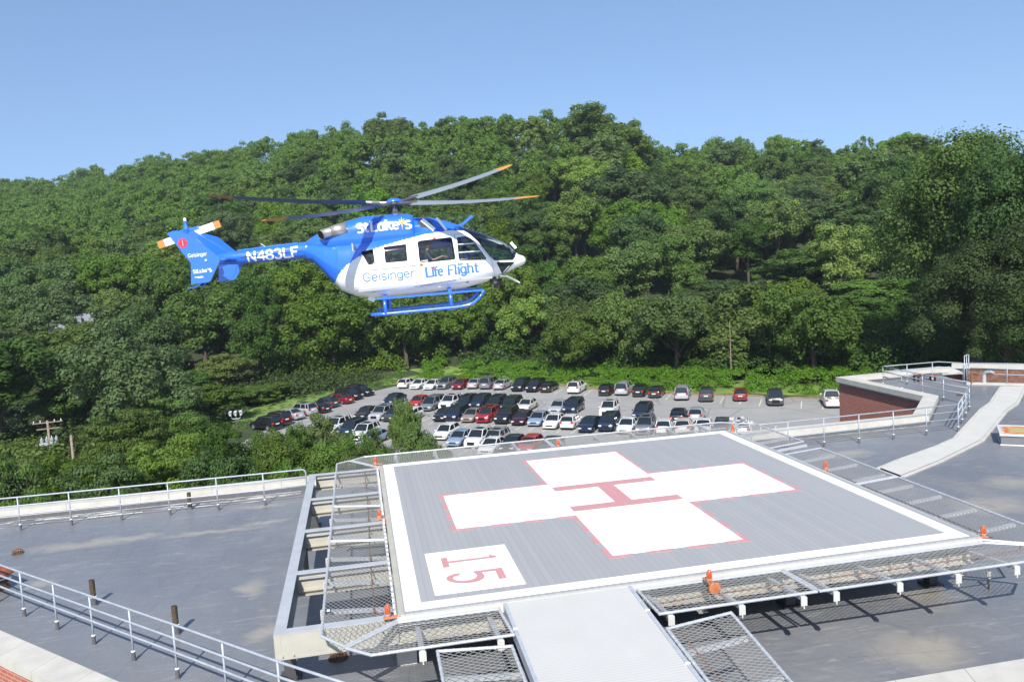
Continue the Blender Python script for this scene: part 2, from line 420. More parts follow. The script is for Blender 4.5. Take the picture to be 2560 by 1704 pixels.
def seg_dist(x, y, poly):
    b = 1e9
    for i in range(len(poly)):
        x0, y0 = poly[i]; x1, y1 = poly[(i+1) % len(poly)]
        t = max(0, min(1, ((x-x0)*(x1-x0)+(y-y0)*(y1-y0))/((x1-x0)**2+(y1-y0)**2)))
        b = min(b, math.hypot(x-x0-t*(x1-x0), y-y0-t*(y1-y0)))
    return b
def ground_z(x, y):
    dx, dy = x-CPOS.x, y-CPOS.y; d = math.hypot(dx, dy); a = math.atan2(dx, dy)
    if y < 10: return LOTZ
    L = lerp_tab(a, 2); rg, rz = ridge(a)
    if inside(x, y, LOT): return LOTZ
    e = seg_dist(x, y, LOT)
    t = (d-L)/(rg-L)
    if t <= 0: h = LOTZ
    else:
        t2 = min(t, 1.0); h = LOTZ+(rz-LOTZ)*(t2**1.05)
        if t > 1: h += min(6, (t-1)*8)
    k = min(1, e/14)
    n = noise.noise(Vector((x/37, y/37, 0)))*2.2+noise.noise(Vector((x/13, y/13, 4)))*.7
    return LOTZ+(h-LOTZ)*min(1, e/6)+n*k*(1 if d > 60 else .4)
def build_ground():
    xs = [-700+12*i for i in range(35)]+[-280+5*i for i in range(116)]+[300+14*i for i in range(1, 30)]
    ys = [-300, -150, -60, -20, 10]+[15+5*i for i in range(80)]+[415+14*i for i in range(1, 25)]
    mb = MB(); nx = len(xs)
    for y in ys:
        for x in xs: mb.v.append((x, y, ground_z(x, y)-.03))
    for j in range(len(ys)-1):
        for i in range(nx-1): mb.f.append((j*nx+i, j*nx+i+1, (j+1)*nx+i+1, (j+1)*nx+i)); mb.mi.append(0)
    tag(mb.build('ground', M['ground'], smooth=True), kind='structure')
build_ground()
mb = MB(); mb.poly([(x, y, LOTZ+.05) for x, y in LOT]); tag(mb.build('parking_lot', M['asphalt']), kind='structure')
mb = MB()
def line_on_lot(p, q, wd=.12):
    p, q = Vector(p), Vector(q); d = (q-p).normalized(); n_ = Vector((-d.y, d.x))*(wd/2)
    mb.quad((p.x-n_.x, p.y-n_.y, LOTZ+.056), (q.x-n_.x, q.y-n_.y, LOTZ+.056), (q.x+n_.x, q.y+n_.y, LOTZ+.056), (p.x+n_.x, p.y+n_.y, LOTZ+.056))
STALL = Vector((math.sin(R_(31.5)), math.cos(R_(31.5))))
def lot_row(pa, pb, n, L1, L2):
    a, b = gp(*pa, LOTZ).to_2d(), gp(*pb, LOTZ).to_2d()
    for i in range(n+1):
        p = a.lerp(b, i/n); line_on_lot(p-STALL*L1, p+STALL*L2)
lot_row((1023, 972), (1500, 989), 14, .2, 4.6); lot_row((1500, 989), (2057, 1024), 12, .2, 4.6)
lot_row((905, 1050), (1700, 1102), 24, .1, 9.6); lot_row((1700, 1102), (2010, 1120), 8, .1, 9.6)
lot_row((900, 1118), (1480, 1165), 15, .1, 5.0)
tag(mb.build('parking_lines', M['lotline']), kind='structure')
# verge: a mown grass strip left of the lot and a strip of dry soil along its far kerb
def ribbon(pts, w0, w1, z, name, m):
    mb = MB(); P = [Vector(p) for p in pts]
    for i in range(len(P)-1):
        d = (P[i+1]-P[i]).normalized(); n_ = Vector((-d.y, d.x))
        a, b = P[i]+n_*w0, P[i+1]+n_*w0; c, e = P[i+1]+n_*w1, P[i]+n_*w1
        mb.quad((a.x,a.y,z), (b.x,b.y,z), (c.x,c.y,z), (e.x,e.y,z))
    return tag(mb.build(name, m), kind='structure')
ribbon([(12.5, 123.4), (24.7, 114.2), (34.1, 101), (42.5, 91.2), (51.1, 84.4), (57.6, 78), (72, 64)], -.2, 1.3, LOTZ+.075, 'soil_strip', M['drysoil'])

def verge_strip(pts, w0, w1, name):
    mb = MB(); P = [Vector(p) for p in pts]; A, B = offset_poly2(P, w0), offset_poly2(P, w1); n = 0; K = 5
    for i in range(len(P)):
        for k in range(K+1):
            q = A[i].lerp(B[i], k/K); mb.v.append((q.x, q.y, ground_z(q.x, q.y)+.06))
    for i in range(len(P)-1):
        for k in range(K): a = i*(K+1)+k; mb.f.append((a, a+K+1, a+K+2, a+1)); mb.mi.append(0)
    return tag(mb.build(name, M['verge'], smooth=True), kind='structure')
def offset_poly2(P, d):
    out = []
    for i in range(len(P)):
        t = (P[min(len(P)-1, i+1)]-P[max(0, i-1)]).normalized(); out.append(P[i]+Vector((-t.y, t.x))*d)
    return out
def dens(pts, s=3):
    P = [Vector(p) for p in pts]; out = []
    for a, b in zip(P, P[1:]):
        n = max(1, int((b-a).length/s)); out += [a.lerp(b, k/n) for k in range(n)]
    return out+[P[-1]]
verge_strip(dens([(-11.4, 99), (-7.7, 112.5), (-3.8, 124), (1.0, 124.5), (12.5, 124.2), (24.9, 115), (34.5, 101.6), (43, 91.8), (51.6, 85), (58, 78.6), (72, 64.6)]), .3, 9.5, 'grass_verge')

# ------------------------------------------------------------------ the hospital building
RZ = -1.5                                        # roof level
bld = empty('hospital_building', (0, 0, LOTZ), label='brick building under the grey flat roof that carries the helipad', cat='building')
def bpart(mb, name, m, **k):
    o = mb.build(name, m, **{q: v for q, v in k.items() if q in ('smooth',)}); o.parent = bld; o.matrix_parent_inverse = Matrix.Translation((0, 0, -LOTZ)); return o
FOOT = [(-21.4, 16.1), (23.2, 16.1), (26.5, 19.7), (26.5, 27.2), (32.9, 27.4), (35.0, 26.9), (38.5, 23.2), (62, -3.6), (-1.5, -3.6)]
RIM = [(-20.2, 15.8), (23.35, 15.8), (26.85, 19.55), (26.85, 26.8), (32.7, 26.95)]
mb = MB(); mb.poly([(x, y, RZ) for x, y in [(-21.2, 15.9), (23.3, 15.9), (26.8, 19.6), (26.8, 26.9), (32.9, 27.0), (31.9, 23.3), (33.75, 21.7), (58, -3.7), (-1.4, -3.7)]])
bpart(mb, 'roof', M['roof'])
mb = MB()
for i in range(len(FOOT)):
    a, b = FOOT[i], FOOT[(i+1) % len(FOOT)]
    if i == 5: continue
    mb.wall(a, b, LOTZ, RZ+.12)
mb.wall(FOOT[5], FOOT[6], LOTZ, RZ+.12)
bpart(mb, 'brick_wall', M['brick'])
# parapets: membrane upstand, limestone coping (one prism per run, mitred)
def offset_poly(pts, d, closed=False):
    out = []
    P = [Vector(p) for p in pts]
    for i in range(len(P)):
        if 0 < i < len(P)-1 or closed:
            a = (P[i]-P[i-1]).normalized(); b = (P[(i+1) % len(P)]-P[i]).normalized()
            n1, n2 = Vector((-a.y, a.x)), Vector((-b.y, b.x)); n_ = (n1+n2).normalized(); k = d/max(.3, n_.dot(n1))
        else:
            a = (P[1]-P[0]).normalized() if i == 0 else (P[-1]-P[-2]).normalized(); n_ = Vector((-a.y, a.x)); k = d
        out.append((P[i].x+n_.x*k, P[i].y+n_.y*k))
    return out
def run(pts, w0, w1, z0, z1, name, m, gaps=0):
    A, B = offset_poly(pts, w0), offset_poly(pts, w1); mb = MB()
    for i in range(len(pts)-1):
        a0, a1, b0, b1 = map(Vector, (A[i], A[i+1], B[i], B[i+1]))
        L = (a1-a0).length; n = max(1, round(L/gaps)) if gaps else 1
        for k in range(n):
            e = .004/L if gaps else 0
            t0, t1 = k/n+(e if k else 0), (k+1)/n-(e if k < n-1 else 0)
            mb.prism([a0.lerp(a1, t0), a0.lerp(a1, t1), b0.lerp(b1, t1), b0.lerp(b1, t0)], z0, z1)
    return bpart(mb, name, m)
BACK = [(-20.9, 16.25), (23.08, 16.25), (26.35, 19.83), (26.35, 27.2), (32.9, 27.45), (35.1, 26.95)]
run(BACK, -.62, .03, -1.40, -1.12, 'coping', M['coping'], 2.4)
run(BACK, -.585, -.05, -1.5, -1.402, 'parapet', M['coping'])
run(BACK[:5], -.66, -.622, -1.5, -1.36, 'roof_flashing', M['sleeve'])
FRONT = [(58, -3.77), (-1.6, -3.77), (-21.6, 16.25)]
run(FRONT, -.62, .02, -1.22, -1.02, 'coping', M['coping'], 1.35)
run(FRONT, -.58, -.12, -1.5, -1.222, 'parapet', M['sleeve'])
mb = MB()
mb.wall((62, -3.72), (-1.58, -3.72), LOTZ, -1.225); mb.wall((-1.58, -3.72), (-21.5, 16.2), LOTZ, -1.225)
bpart(mb, 'brick_wall', M['brick'])
# white sealant smears along the foot of the back parapet
mb = MB(); rs = random.Random(3)
for k in range(60):
    x = -13.5+rs.random()*10.2; y = 15.45-abs(rs.gauss(0, .33)); L = .12+rs.random()*.5; h_ = .012+rs.random()*.045
    pts = [(x-L, y, RZ+.004), (x-L*.3, y-h_*.9, RZ+.004), (x+L*.6, y-h_*.4, RZ+.004), (x+L, y+h_*.3, RZ+.004), (x+L*.2, y+h_, RZ+.004), (x-L*.6, y+h_*.6, RZ+.004)]
    mb = MB(); mb.poly([(p[0], p[1], RZ+.004+k*.0001) for p in pts]); bpart(mb, 'sealant_smear', M['seal'])
mb = MB()
for x0, x1, y0, w_ in ((-13.6, -3.0, 15.52, .05), (-10.2, -8.4, 14.95, .10), (-4.6, -3.0, 15.28, .09), (-11.6, -10.6, 15.3, .07), (15, 23.2, 15.57, .05)):
    n_ = 40; mb = MB(); E_ = [(rs.random()*w_+.006, rs.random()*w_*.4+.004) for _ in range(n_+1)]
    for k in range(n_+1):
        xa = x0+(x1-x0)*k/n_; mb.v += [(xa, y0-E_[k][0], RZ+.012), (xa, y0+E_[k][1], RZ+.012)]
    for k in range(n_): mb.f.append((2*k, 2*k+2, 2*k+3, 2*k+1)); mb.mi.append(0)
    bpart(mb, 'sealant_smear', M['seal'])
# lower recess and brick parapet at the far right
mb = MB(); mb.poly([(31.9, 23.3, -2.4), (33.75, 21.7, -2.4), (57.9, -3.1, -2.4), (60, 4, -2.4), (36.4, 24.9, -2.4), (34.2, 26.9, -2.4)])
bpart(mb, 'lower_roof', M['roof'])
mb = MB(); mb.wall((34.1, 26.3), (36.0, 24.6), -2.4, -1.15); mb.wall((36.0, 24.6), (60, 1.0), -2.4, -1.15); bpart(mb, 'brick_wall', M['farbrick'])
mb = MB(); mb.wall((33.75, 21.7), (31.9, 23.3), -2.4, -1.5); mb.wall((58, -3.2), (33.75, 21.7), -2.4, -1.5)
mb.wall((31.9, 23.3), (32.9, 27.0), -2.4, -1.5)
bpart(mb, 'brick_wall', M['brick'])
run([(34.0, 27.3), (36.6, 25.0), (61, 1.0)], -.75, 0., -1.148, -.92, 'coping', M['coping'], 2.4)
run([(31.7, 23.4), (33.75, 21.55), (58, -3.0)], -.02, .32, -1.495, -1.40, 'roof_edge_ledge', M['coping'], 2.4)

# ------------------------------------------------------------------ helipad
pad = empty('helipad', (6.1, 6, 0), label='raised grey plank helipad with a white hospital cross and red H', cat='helipad')
def ppart(mb, name, m):
    o = mb.build(name, m, parent=pad); o.matrix_parent_inverse = Matrix.Translation((-6.1, -6, 0)); return o
PW, PL = 12.206, 12.033
ppart(MB().box(-.02, PW+.14, -.10, PL+.06, -.075, 0), 'deck', M['deck'])
mb = MB(); b_ = .3215; z1 = .004
for x0, x1, y0, y1 in ((0, PW, 0, b_), (0, PW, PL-b_, PL), (0, b_, b_, PL-b_), (PW-b_, PW, b_, PL-b_)): mb.box(x0, x1, y0, y1, .0005, z1)
ppart(mb, 'border_marking', M['marking'])
cx, cy, H_, W_ = 6.114, 6.024, 4.572, 1.524
mb = MB(); mb.box(cx-H_, cx+H_, cy-W_, cy+W_, .0005, z1); mb.box(cx-W_, cx+W_, cy-H_, cy-W_, .0005, z1); mb.box(cx-W_, cx+W_, cy+W_, cy+H_, .0005, z1)
ppart(mb, 'cross_marking', M['marking'])
mb = MB(); dw = .135
def dashes(axis, fixed, s0, s1, n, L, sign):
    tot = abs(s1-s0); gap = (tot-n*L)/(n-1); dr = 1 if s1 > s0 else -1
    for k in range(n):
        a = s0+dr*k*(L+gap); b = a+dr*L; lo, hi = min(a, b), max(a, b); f0, f1 = sorted((fixed, fixed+sign*dw))
        zt = .006+.0002*(axis == 'y')
        d_ = MB().box(lo, hi, f0, f1, .0005, zt) if axis == 'x' else MB().box(f0, f1, lo, hi, .0005, zt)
        ppart(d_, 'dash_marking', M['redmark'])
for s in (-1, 1):
    dashes('x', cy+s*H_, cx-W_-dw, cx+W_+dw, 4, .57, s); dashes('y', cx+s*H_, cy-W_-dw, cy+W_+dw, 4, .57, s)
    for t in (-1, 1):
        dashes('x', cy+t*W_, cx+s*(H_), cx+s*W_, 4, .52, t); dashes('y', cx+t*W_, cy+s*(H_), cy+s*W_, 4, .52, t)
mb = MB(); mb.box(4.62, 7.61, 6.78, 7.20, .0045, .0085); mb.box(4.62, 7.63, 4.80, 5.235, .0045, .0085); mb.box(5.87, 6.34, 5.235, 6.78, .0045, .0085)
ppart(mb, 'letter_h', M['redmark'])
mb = MB(); mb.box(.62, 2.47, .565, 3.01, .0005, z1); ppart(mb, 'number_panel', M['marking'])
def flat(pts, z): 
    from mathutils.geometry import tessellate_polygon
    n = len(mb.v); mb.v += [(x, y, z) for x, y in pts]
    for t in tessellate_polygon([[Vector((x, y, 0)) for x, y in pts]]): mb.f.append(tuple(n+k for k in t)); mb.mi.append(0)
mb = MB(); flat([(.94,2.60),(1.08,2.60),(1.08,2.355),(2.00,2.34),(2.00,2.47),(2.16,2.34),(2.16,2.235),(1.08,2.235),(1.08,2.0),(.94,2.0)], .0085)
ppart(mb, 'digit', M['redmark'])
def smooth_closed(P, it=2):
    for _ in range(it):
        Q = []
        for i in range(len(P)):
            a, b = P[i], P[(i+1) % len(P)]; Q += [(a[0]*.75+b[0]*.25, a[1]*.75+b[1]*.25), (a[0]*.25+b[0]*.75, a[1]*.25+b[1]*.75)]
        P = Q
    return P
def smooth_open(P, it=2):
    for _ in range(it):
        Q = [P[0]]
        for i in range(len(P)-1):
            a, b = P[i], P[i+1]; Q += [(a[0]*.75+b[0]*.25, a[1]*.75+b[1]*.25), (a[0]*.25+b[0]*.75, a[1]*.25+b[1]*.75)]
        P = Q+[P[-1]]
    return P
outer = smooth_open([(1.70,1.47),(1.745,1.22),(1.62,1.03),(1.40,.965),(1.16,1.02),(.97,1.18),(.92,1.36),(.98,1.50),(1.11,1.575),(1.24,1.59)])
inner = smooth_open([(1.24,1.47),(1.13,1.44),(1.06,1.34),(1.11,1.20),(1.28,1.12),(1.46,1.14),(1.56,1.24),(1.58,1.37)])
mb = MB(); flat([(1.51,1.58),(2.15,1.595),(2.15,.99),(1.99,.98),(1.99,1.465)]+outer+inner, .0085)
ppart(mb, 'digit', M['redmark'])
# fascia strips round the deck
ppart(MB().box(-.16, 12.40, -.155, -.102, -.215, -.03), 'fascia', M['fascia'])
ppart(MB().box(-.16, 12.40, PL+.062, PL+.12, -.215, -.03), 'fascia', M['fascia'])
ppart(MB().box(-.14, -.022, -.10, PL+.06, -.215, -.012), 'fascia', M['beam'])
ppart(MB().box(PW+.142, PW+.22, -.10, PL+.06, -.215, -.012), 'fascia', M['girdertop'])
for k in range(40): ppart(MB().box(-.215, -.175, .15+k*.3, .22+k*.3, -.16, -.05), 'edge_clip', M['white'])
# steel platform under the pad
pf = empty('steel_platform', (-1, 6, RZ), label='open frame of grey girders and cream beams carrying the helipad', cat='platform')
def fpart(mb, name, m):
    o = mb.build(name, m); o.parent = pf; o.matrix_parent_inverse = Matrix.Translation((1, -6, -RZ)); return o
def ibeam_x(x0, x1, y, zt, h, fw, mb):
    mb.box(x0, x1, y-fw/2, y+fw/2, zt-.022, zt, 1); mb.box(x0, x1, y-fw/2, y+fw/2, zt-h, zt-h+.022, 0); mb.box(x0, x1, y-.008, y+.008, zt-h+.022, zt-.022, 0)
def ibeam_y(x, y0, y1, zt, h, fw, mb):
    mb.box(x-fw/2, x+fw/2, y0, y1, zt-.022, zt, 1); mb.box(x-fw/2, x+fw/2, y0, y1, zt-h, zt-h+.022, 0); mb.box(x-.008, x+.008, y0, y1, zt-h+.022, zt-.022, 0)
for y in (.09, 3.10, 6.10, 9.10, 12.08):
    mb = MB(); ibeam_x(-2.2, 12.9, y, -.222 if 0 else -.22, .42, .2, mb) if False else ibeam_x(-2.22, 12.3, y, -.218, .40, .2, mb)
    if y < 1:
        for x in (.2, 1.58, 3.2, 4.74, 6.16, 7.5, 8.9, 10.3, 11.7): mb.box(x-.01, x+.01, y-.1, y+.1, -.59, -.24, 0)
    fpart(mb, 'cross_beam', [M['beam'], M['girdertop']])
mb = MB(); ibeam_y(-2.32, -.02, 12.2, -.10, .47, .22, mb); fpart(mb, 'girder', [M['beam'], M['girdertop']])
mb = MB(); mb.box(-2.21, -.16, -.02, .19, -.122, -.10, 1); mb.box(-2.43, -.16, -.015, .005, -.57, -.123, 0); mb.box(-2.43, -.16, -.03, .0, -.60, -.571, 0)
for x in (-2.3, -2.1, -1.2): mb.lathe((x, -.018, -.53), [(.022, -.03), (.022, 0)], 6, 0, 'y')
fpart(mb, 'end_beam', [M['beam'], M['girdertop']])
for y in (3.10, 6.10, 9.10, 12.08):
    mb = MB(); mb.box(-2.21, -.16, y-.1, y+.1, -.122, -.10, 1); mb.box(-2.21, -.16, y-.012, y+.012, -.5, -.123, 0); mb.box(-2.21, -.16, y-.1, y+.1, -.52, -.5, 0)
    mb.box(-2.30, -2.285, y-.09, y+.09, -.5, -.13, 0)
    fpart(mb, 'outrigger_beam', [M['beam'], M['girdertop']])
for x in (-2.3, 2.2, 8.5, 12.1):
    for y in (1.1, 6.0, 11.0):
        mb = MB(); mb.box(x-.11, x+.11, y-.11, y+.11, RZ, -.58, 0); mb.box(x-.2, x+.2, y-.2, y+.2, RZ, RZ+.05, 0)
        fpart(mb, 'column', [M['trimgrey']])
for x in (6.1, 12.2):
    mb = MB(); ibeam_y(x, .2, 12.0, -.62, .35, .2, mb); fpart(mb, 'girder', [M['beam'], M['girdertop']])
mb = MB(); mb.box(-.2, .2, .9, 1.3, RZ, RZ+.5); mb.box(-.13, .13, 1.0, 1.2, RZ+.5, -.6); fpart(mb, 'column', M['concrete'])

# ------------------------------------------------------------------ safety nets
def clip_line(P, a, d):
    t0, t1 = -1e9, 1e9; n = len(P)
    ar = sum(P[i][0]*P[(i+1) % n][1]-P[(i+1) % n][0]*P[i][1] for i in range(n)); s = 1 if ar > 0 else -1
    for i in range(n):
        x0, y0 = P[i]; x1, y1 = P[(i+1) % n]; nx, ny = -(y1-y0)*s, (x1-x0)*s
        q = nx*d[0]+ny*d[1]; e = nx*(a[0]-x0)+ny*(a[1]-y0)
        if abs(q) < 1e-12:
            if e < 0: return None
        elif q > 0: t0 = max(t0, -e/q)
        else: t1 = min(t1, -e/q)
    return (t0, t1) if t1-t0 > .02 else None
def net(P, zf, label, arms, ux=(1, 0), cell=(.085, .05), armends=True, sag=.03):
    cxm = sum(p[0] for p in P)/len(P); cym = sum(p[1] for p in P)/len(P)
    root = empty('safety_net', (cxm, cym, zf(cxm, cym)), label=label, cat='safety net', group='safety nets round the helipad and ramp')
    inv = Matrix.Translation((-cxm, -cym, -zf(cxm, cym)))
    mb = MB(); n = len(P)
    for i in range(n):
        a, b = P[i], P[(i+1) % n]; mb.tube([(a[0], a[1], zf(*a)), (b[0], b[1], zf(*b))], .029, 8)
        L = math.hypot(b[0]-a[0], b[1]-a[1]); k = int(L/.14)
        for j in range(1, k):
            t = j/k; p = Vector((a[0]+(b[0]-a[0])*t, a[1]+(b[1]-a[1])*t, 0)); p.z = zf(p.x, p.y)
            d = Vector((b[0]-a[0], b[1]-a[1], 0)).normalized()*.004
            mb.tube([p-d, p+d], .034, 6)
    for p in P: mb.lathe((p[0], p[1], zf(*p)), [(.0, -.03), (.024, -.022), (.031, 0), (.024, .022), (0, .03)], 8)
    o = mb.build('frame', M['netframe'], smooth=False); o.parent = root; o.matrix_parent_inverse = inv; shade_auto(o)
    mb = MB(); R = max(math.hypot(p[0]-cxm, p[1]-cym) for p in P)
    ux = Vector(ux).normalized(); uy = Vector((-ux.y, ux.x)); ca, cb = cell
    for s in (-1, 1):
        d = (ux*ca+uy*(cb*s)).normalized(); nn = Vector((-d.y, d.x)); st = 2*ca*cb/math.hypot(ca, cb)
        K = int(R/st)+1
        for k in range(-K, K+1):
            a = Vector((cxm, cym))+nn*(k*st+.013*s); r = clip_line(P, a, d)
            if r is None: continue
            seg = 5; pr = None
            for q in range(seg+1):
                t = r[0]+(r[1]-r[0])*q/seg; p = a+d*t
                sg = sag*math.sin(math.pi*q/seg)
                v = Vector((p.x, p.y, zf(p.x, p.y)-sg+.002*s))
                if pr is not None:
                    mb.bar(pr, v, .0062, .0062)
                pr = v
    o = mb.build('mesh', M['wire'], fix=False); o.parent = root; o.matrix_parent_inverse = inv
    for (ax, ay, bx, by) in arms:
        mb = MB(); za, zb = zf(ax, ay), zf(bx, by); d = Vector((bx-ax, by-ay)).normalized()
        mb.bar((ax, ay, za-.20), (bx+d.x*.02, by+d.y*.02, zb-.075), .09, .07)
        if armends:
            ex, ey = bx+d.x*.06, by+d.y*.06
            mb.obox((ex, ey, zb-.13), (d.x*.012, d.y*.012, 0), (-d.y*.062, d.x*.062, 0), (0, 0, .085), 1)
            mb.obox((ex, ey, zb-.235), (d.x*.01, d.y*.01, 0), (-d.y*.012, d.x*.012, 0), (0, 0, .04), 1)
            mb.obox((bx-d.x*.01, by-d.y*.01, zb-.045), (d.x*.07, d.y*.07, 0), (-d.y*.05, d.x*.05, 0), (0, 0, .008), 1)
        o = mb.build('support_arm', [M['girdertop'], M['fascia']]); o.parent = root; o.matrix_parent_inverse = inv
    return root
NZ = lambda x, y: -.10
net([(-1.13, 13.60), (-.22, 12.24), (-.22, 7.64), (-1.55, 8.08), (-1.55, 13.33)][::-1], NZ, 'galvanised safety net farthest along the left side of the helipad, beyond the middle beacon', [(-.2, y, -1.55, y) for y in (9.2, 10.7, 12.1)], (0, 1))
net([(-.22, 7.58), (-.21, 4.66), (-1.55, 5.03), (-1.55, 8.02)], NZ, 'short middle net of the left side of the helipad, rusty bars showing beneath', [(-.2, y, -1.55, y) for y in (5.5, 7.0)], (0, 1))
net([(-.21, 4.60), (-.17, -.12), (-1.13, -.91), (-1.55, -.36), (-1.55, 4.97)], NZ, 'long safety net at the near left side of the helipad, above the cream beams', [(-.2, y, -1.55, y) for y in (.9, 2.4, 3.9)], (0, 1))
net([(-1.10, -.98), (-.16, -.215), (1.76, -.225), (1.83, -1.38), (-.67, -1.38)], NZ, 'safety net between the near left pad corner and the white ramp', [(x, -.12, x, -1.38) for x in (.2, 1.58)])
net([(4.54, -.23), (7.62, -.23), (7.72, -1.38), (4.56, -1.38)], NZ, 'safety net right of the white ramp, beside the beacon with the round junction box', [(x, -.12, x, -1.38) for x in (4.76, 6.16, 7.42)])
net([(7.68, -.23), (12.40, -.23), (13.05, -.62), (14.0, .35), (13.97, .30), (12.95, -1.38), (7.80, -1.38)][:3]+[(13.45, -.95), (12.95, -1.38), (7.80, -1.38)], NZ, 'longest near side safety net, running to the near right pad corner', [(x, -.12, x, -1.38) for x in (8.10, 9.46, 10.75, 12.08)])
net([(12.46, -.05), (12.56, 4.60), (14.0, 4.86), (14.0, .35), (13.50, -.55), (13.1, -.52)], NZ, 'safety net at the near half of the right side of the pad', [(12.3, y, 13.95, y) for y in (.7, 1.9, 3.1, 4.2)], (0, 1), armends=False)
net([(12.56, 4.68), (12.56, 8.38), (14.0, 8.70), (14.0, 4.94)], NZ, 'middle safety net of the right side of the pad, where the walkway ends', [(12.3, y, 13.95, y) for y in (5.4, 6.7, 7.9)], (0, 1), armends=False)
net([(12.53, 9.33), (12.56, 12.30), (13.50, 13.42), (13.97, 13.10), (14.0, 9.74)], NZ, 'safety net at the far right corner of the pad with railings behind', [(12.3, y, 13.95, y) for y in (9.5, 10.7, 11.9)], (0, 1), armends=False)
net([(-1.06, 13.62), (-.16, 12.26), (5.95, 12.26), (5.98, 13.98), (-.62, 14.0)][::-1], NZ, 'safety net along the left half of the far edge of the pad, over treetops', [(x, 12.15, x, 13.9) for x in (.5, 1.9, 3.3, 4.8)])
net([(6.06, 12.26), (12.50, 12.30), (13.42, 13.46), (12.95, 13.90), (6.02, 13.98)], NZ, 'safety net along the right half of the far edge, in front of parked cars', [(x, 12.15, x, 13.9) for x in (6.5, 7.9, 9.3, 10.8, 12.1)])
# ------------------------------------------------------------------ ramp and its nets
rz_ = lambda x, y: -.035+(y+.16)*.068
rp = empty('access_ramp', (3.15, -.2, -.04), label='white ribbed aluminium ramp running down from the near edge of the pad', cat='ramp')
def rpart(mb, name, m):
    o = mb.build(name, m, parent=rp); o.matrix_parent_inverse = Matrix.Translation((-3.15, .2, .04)); return o
mb = MB(); ya, yb = -.158, -9.0
def slab(x0, x1, ya, yb, t0, t1, mb):
    n = len(mb.v)
    for y in (ya, yb):
        for x in (x0, x1):
            for t in (t0, t1): mb.v.append((x, y, rz_(x, y)+t))
    for f in ((0,1,3,2),(4,6,7,5),(0,4,5,1),(2,3,7,6),(1,5,7,3),(0,2,6,4)): mb.f.append(tuple(n+k for k in f)); mb.mi.append(0)
slab(1.93, 4.37, ya, yb, -.06, 0, mb); rpart(mb, 'walking_surface', M['ramp'])
for x0, x1 in ((1.86, 1.928), (4.372, 4.44)):
    mb = MB(); slab(x0, x1, ya-.01, yb, -.20, .018, mb); rpart(mb, 'side_rail', M['galv'])
    for yy in (-1.15, -3.0):
        mb = MB(); slab(x0-.004, x1+.004, yy, yy-.05, -.20, .024, mb); rpart(mb, 'splice_plate', M['white'])
for y in (-2.3, -4.6, -6.9):
    for x in (2.05, 4.25): 
        if y > -3: rpart(MB().box(x-.05, x+.05, y-.05, y+.05, RZ, -.28-.1), 'post', M['concrete'])
net([(.45, -1.58), (1.72, -1.76), (1.72, -6.0), (.42, -6.0)], lambda x, y: -.10+(y+1.5)*.068, 'sloping net along the left side of the white ramp', [(1.8, y, .5, y) for y in (-2.35, -3.6)], (1, 0), armends=False)
net([(4.48, -1.95), (5.80, -1.73), (5.62, -6.0), (4.50, -6.0)], lambda x, y: -.10+(y+1.7)*.068, 'sloping net along the right side of the white ramp with a rusty conduit under it', [(4.4, y, 5.7, y) for y in (-2.5, -3.75)], (1, 0), armends=False)

# ------------------------------------------------------------------ beacons
def beacon(x, y, z, az, label, box=False):
    root = empty('obstruction_beacon', (x, y, z), label=label, cat='beacon light', group='amber beacons round the helipad')
    root.rotation_euler = (0, 0, az)
    mb = MB(); mb.box(-.09, .24, -.045, .045, -.03, 0); mb.lathe((0,0,0), [(.055, 0), (.055, .035), (.048, .05)], 12)
    mb.build('bracket', M['orange'], root)
    o = MB().lathe((0,0,.05), [(.052, 0), (.058, .03), (.058, .12), (.050, .155), (.030, .18), (.0, .19)], 14).build('lens', M['amber'], root, smooth=True)
    mb = MB().lathe((0,0,.048), [(.062, 0), (.062, .014)], 14)
    for k in range(4):
        a = k*math.pi/2+.4; c, s = math.cos(a)*.061, math.sin(a)*.061
        mb.tube([(c, s, .05), (c, s, .17), (c*.5, s*.5, .235), (0, 0, .245)], .002, 4)
    mb.build('guard', M['galv'], root)
    if box:
        mb = MB().lathe((-.19, -.02, -.07), [(.11, -.035), (.125, -.02), (.125, .03), (.10, .05)], 16, 0, 'x'); mb.box(-.17, -.05, -.03, .03, -.02, .04)
        mb.build('junction_box', mat('rusty_orange_enamel', (.40, .14, .06), .6, 0, .3, 20), root)
    return root
beacon(-.25, 12.42, -.02, 0, 'amber beacon at the far left corner of the pad')
beacon(-.30, 6.22, -.02, 0, 'amber beacon halfway along the left side of the pad')
beacon(-.33, -.08, -.02, 0, 'amber beacon at the near left corner of the pad, above the cream beam')
beacon(5.92, -.55, .02, R_(90), 'amber beacon with a round orange junction box on the near side of the pad', True)
beacon(12.50, -.06, -.02, math.pi, 'amber beacon at the near right corner of the pad')
beacon(12.60, 6.16, -.04, math.pi, 'amber beacon halfway along the right side of the pad')
beacon(12.55, 12.05, -.04, math.pi, 'amber beacon at the far right corner of the pad')
beacon(6.12, 12.42, -.05, R_(-90), 'amber beacon in the middle of the far edge, before the parked cars')
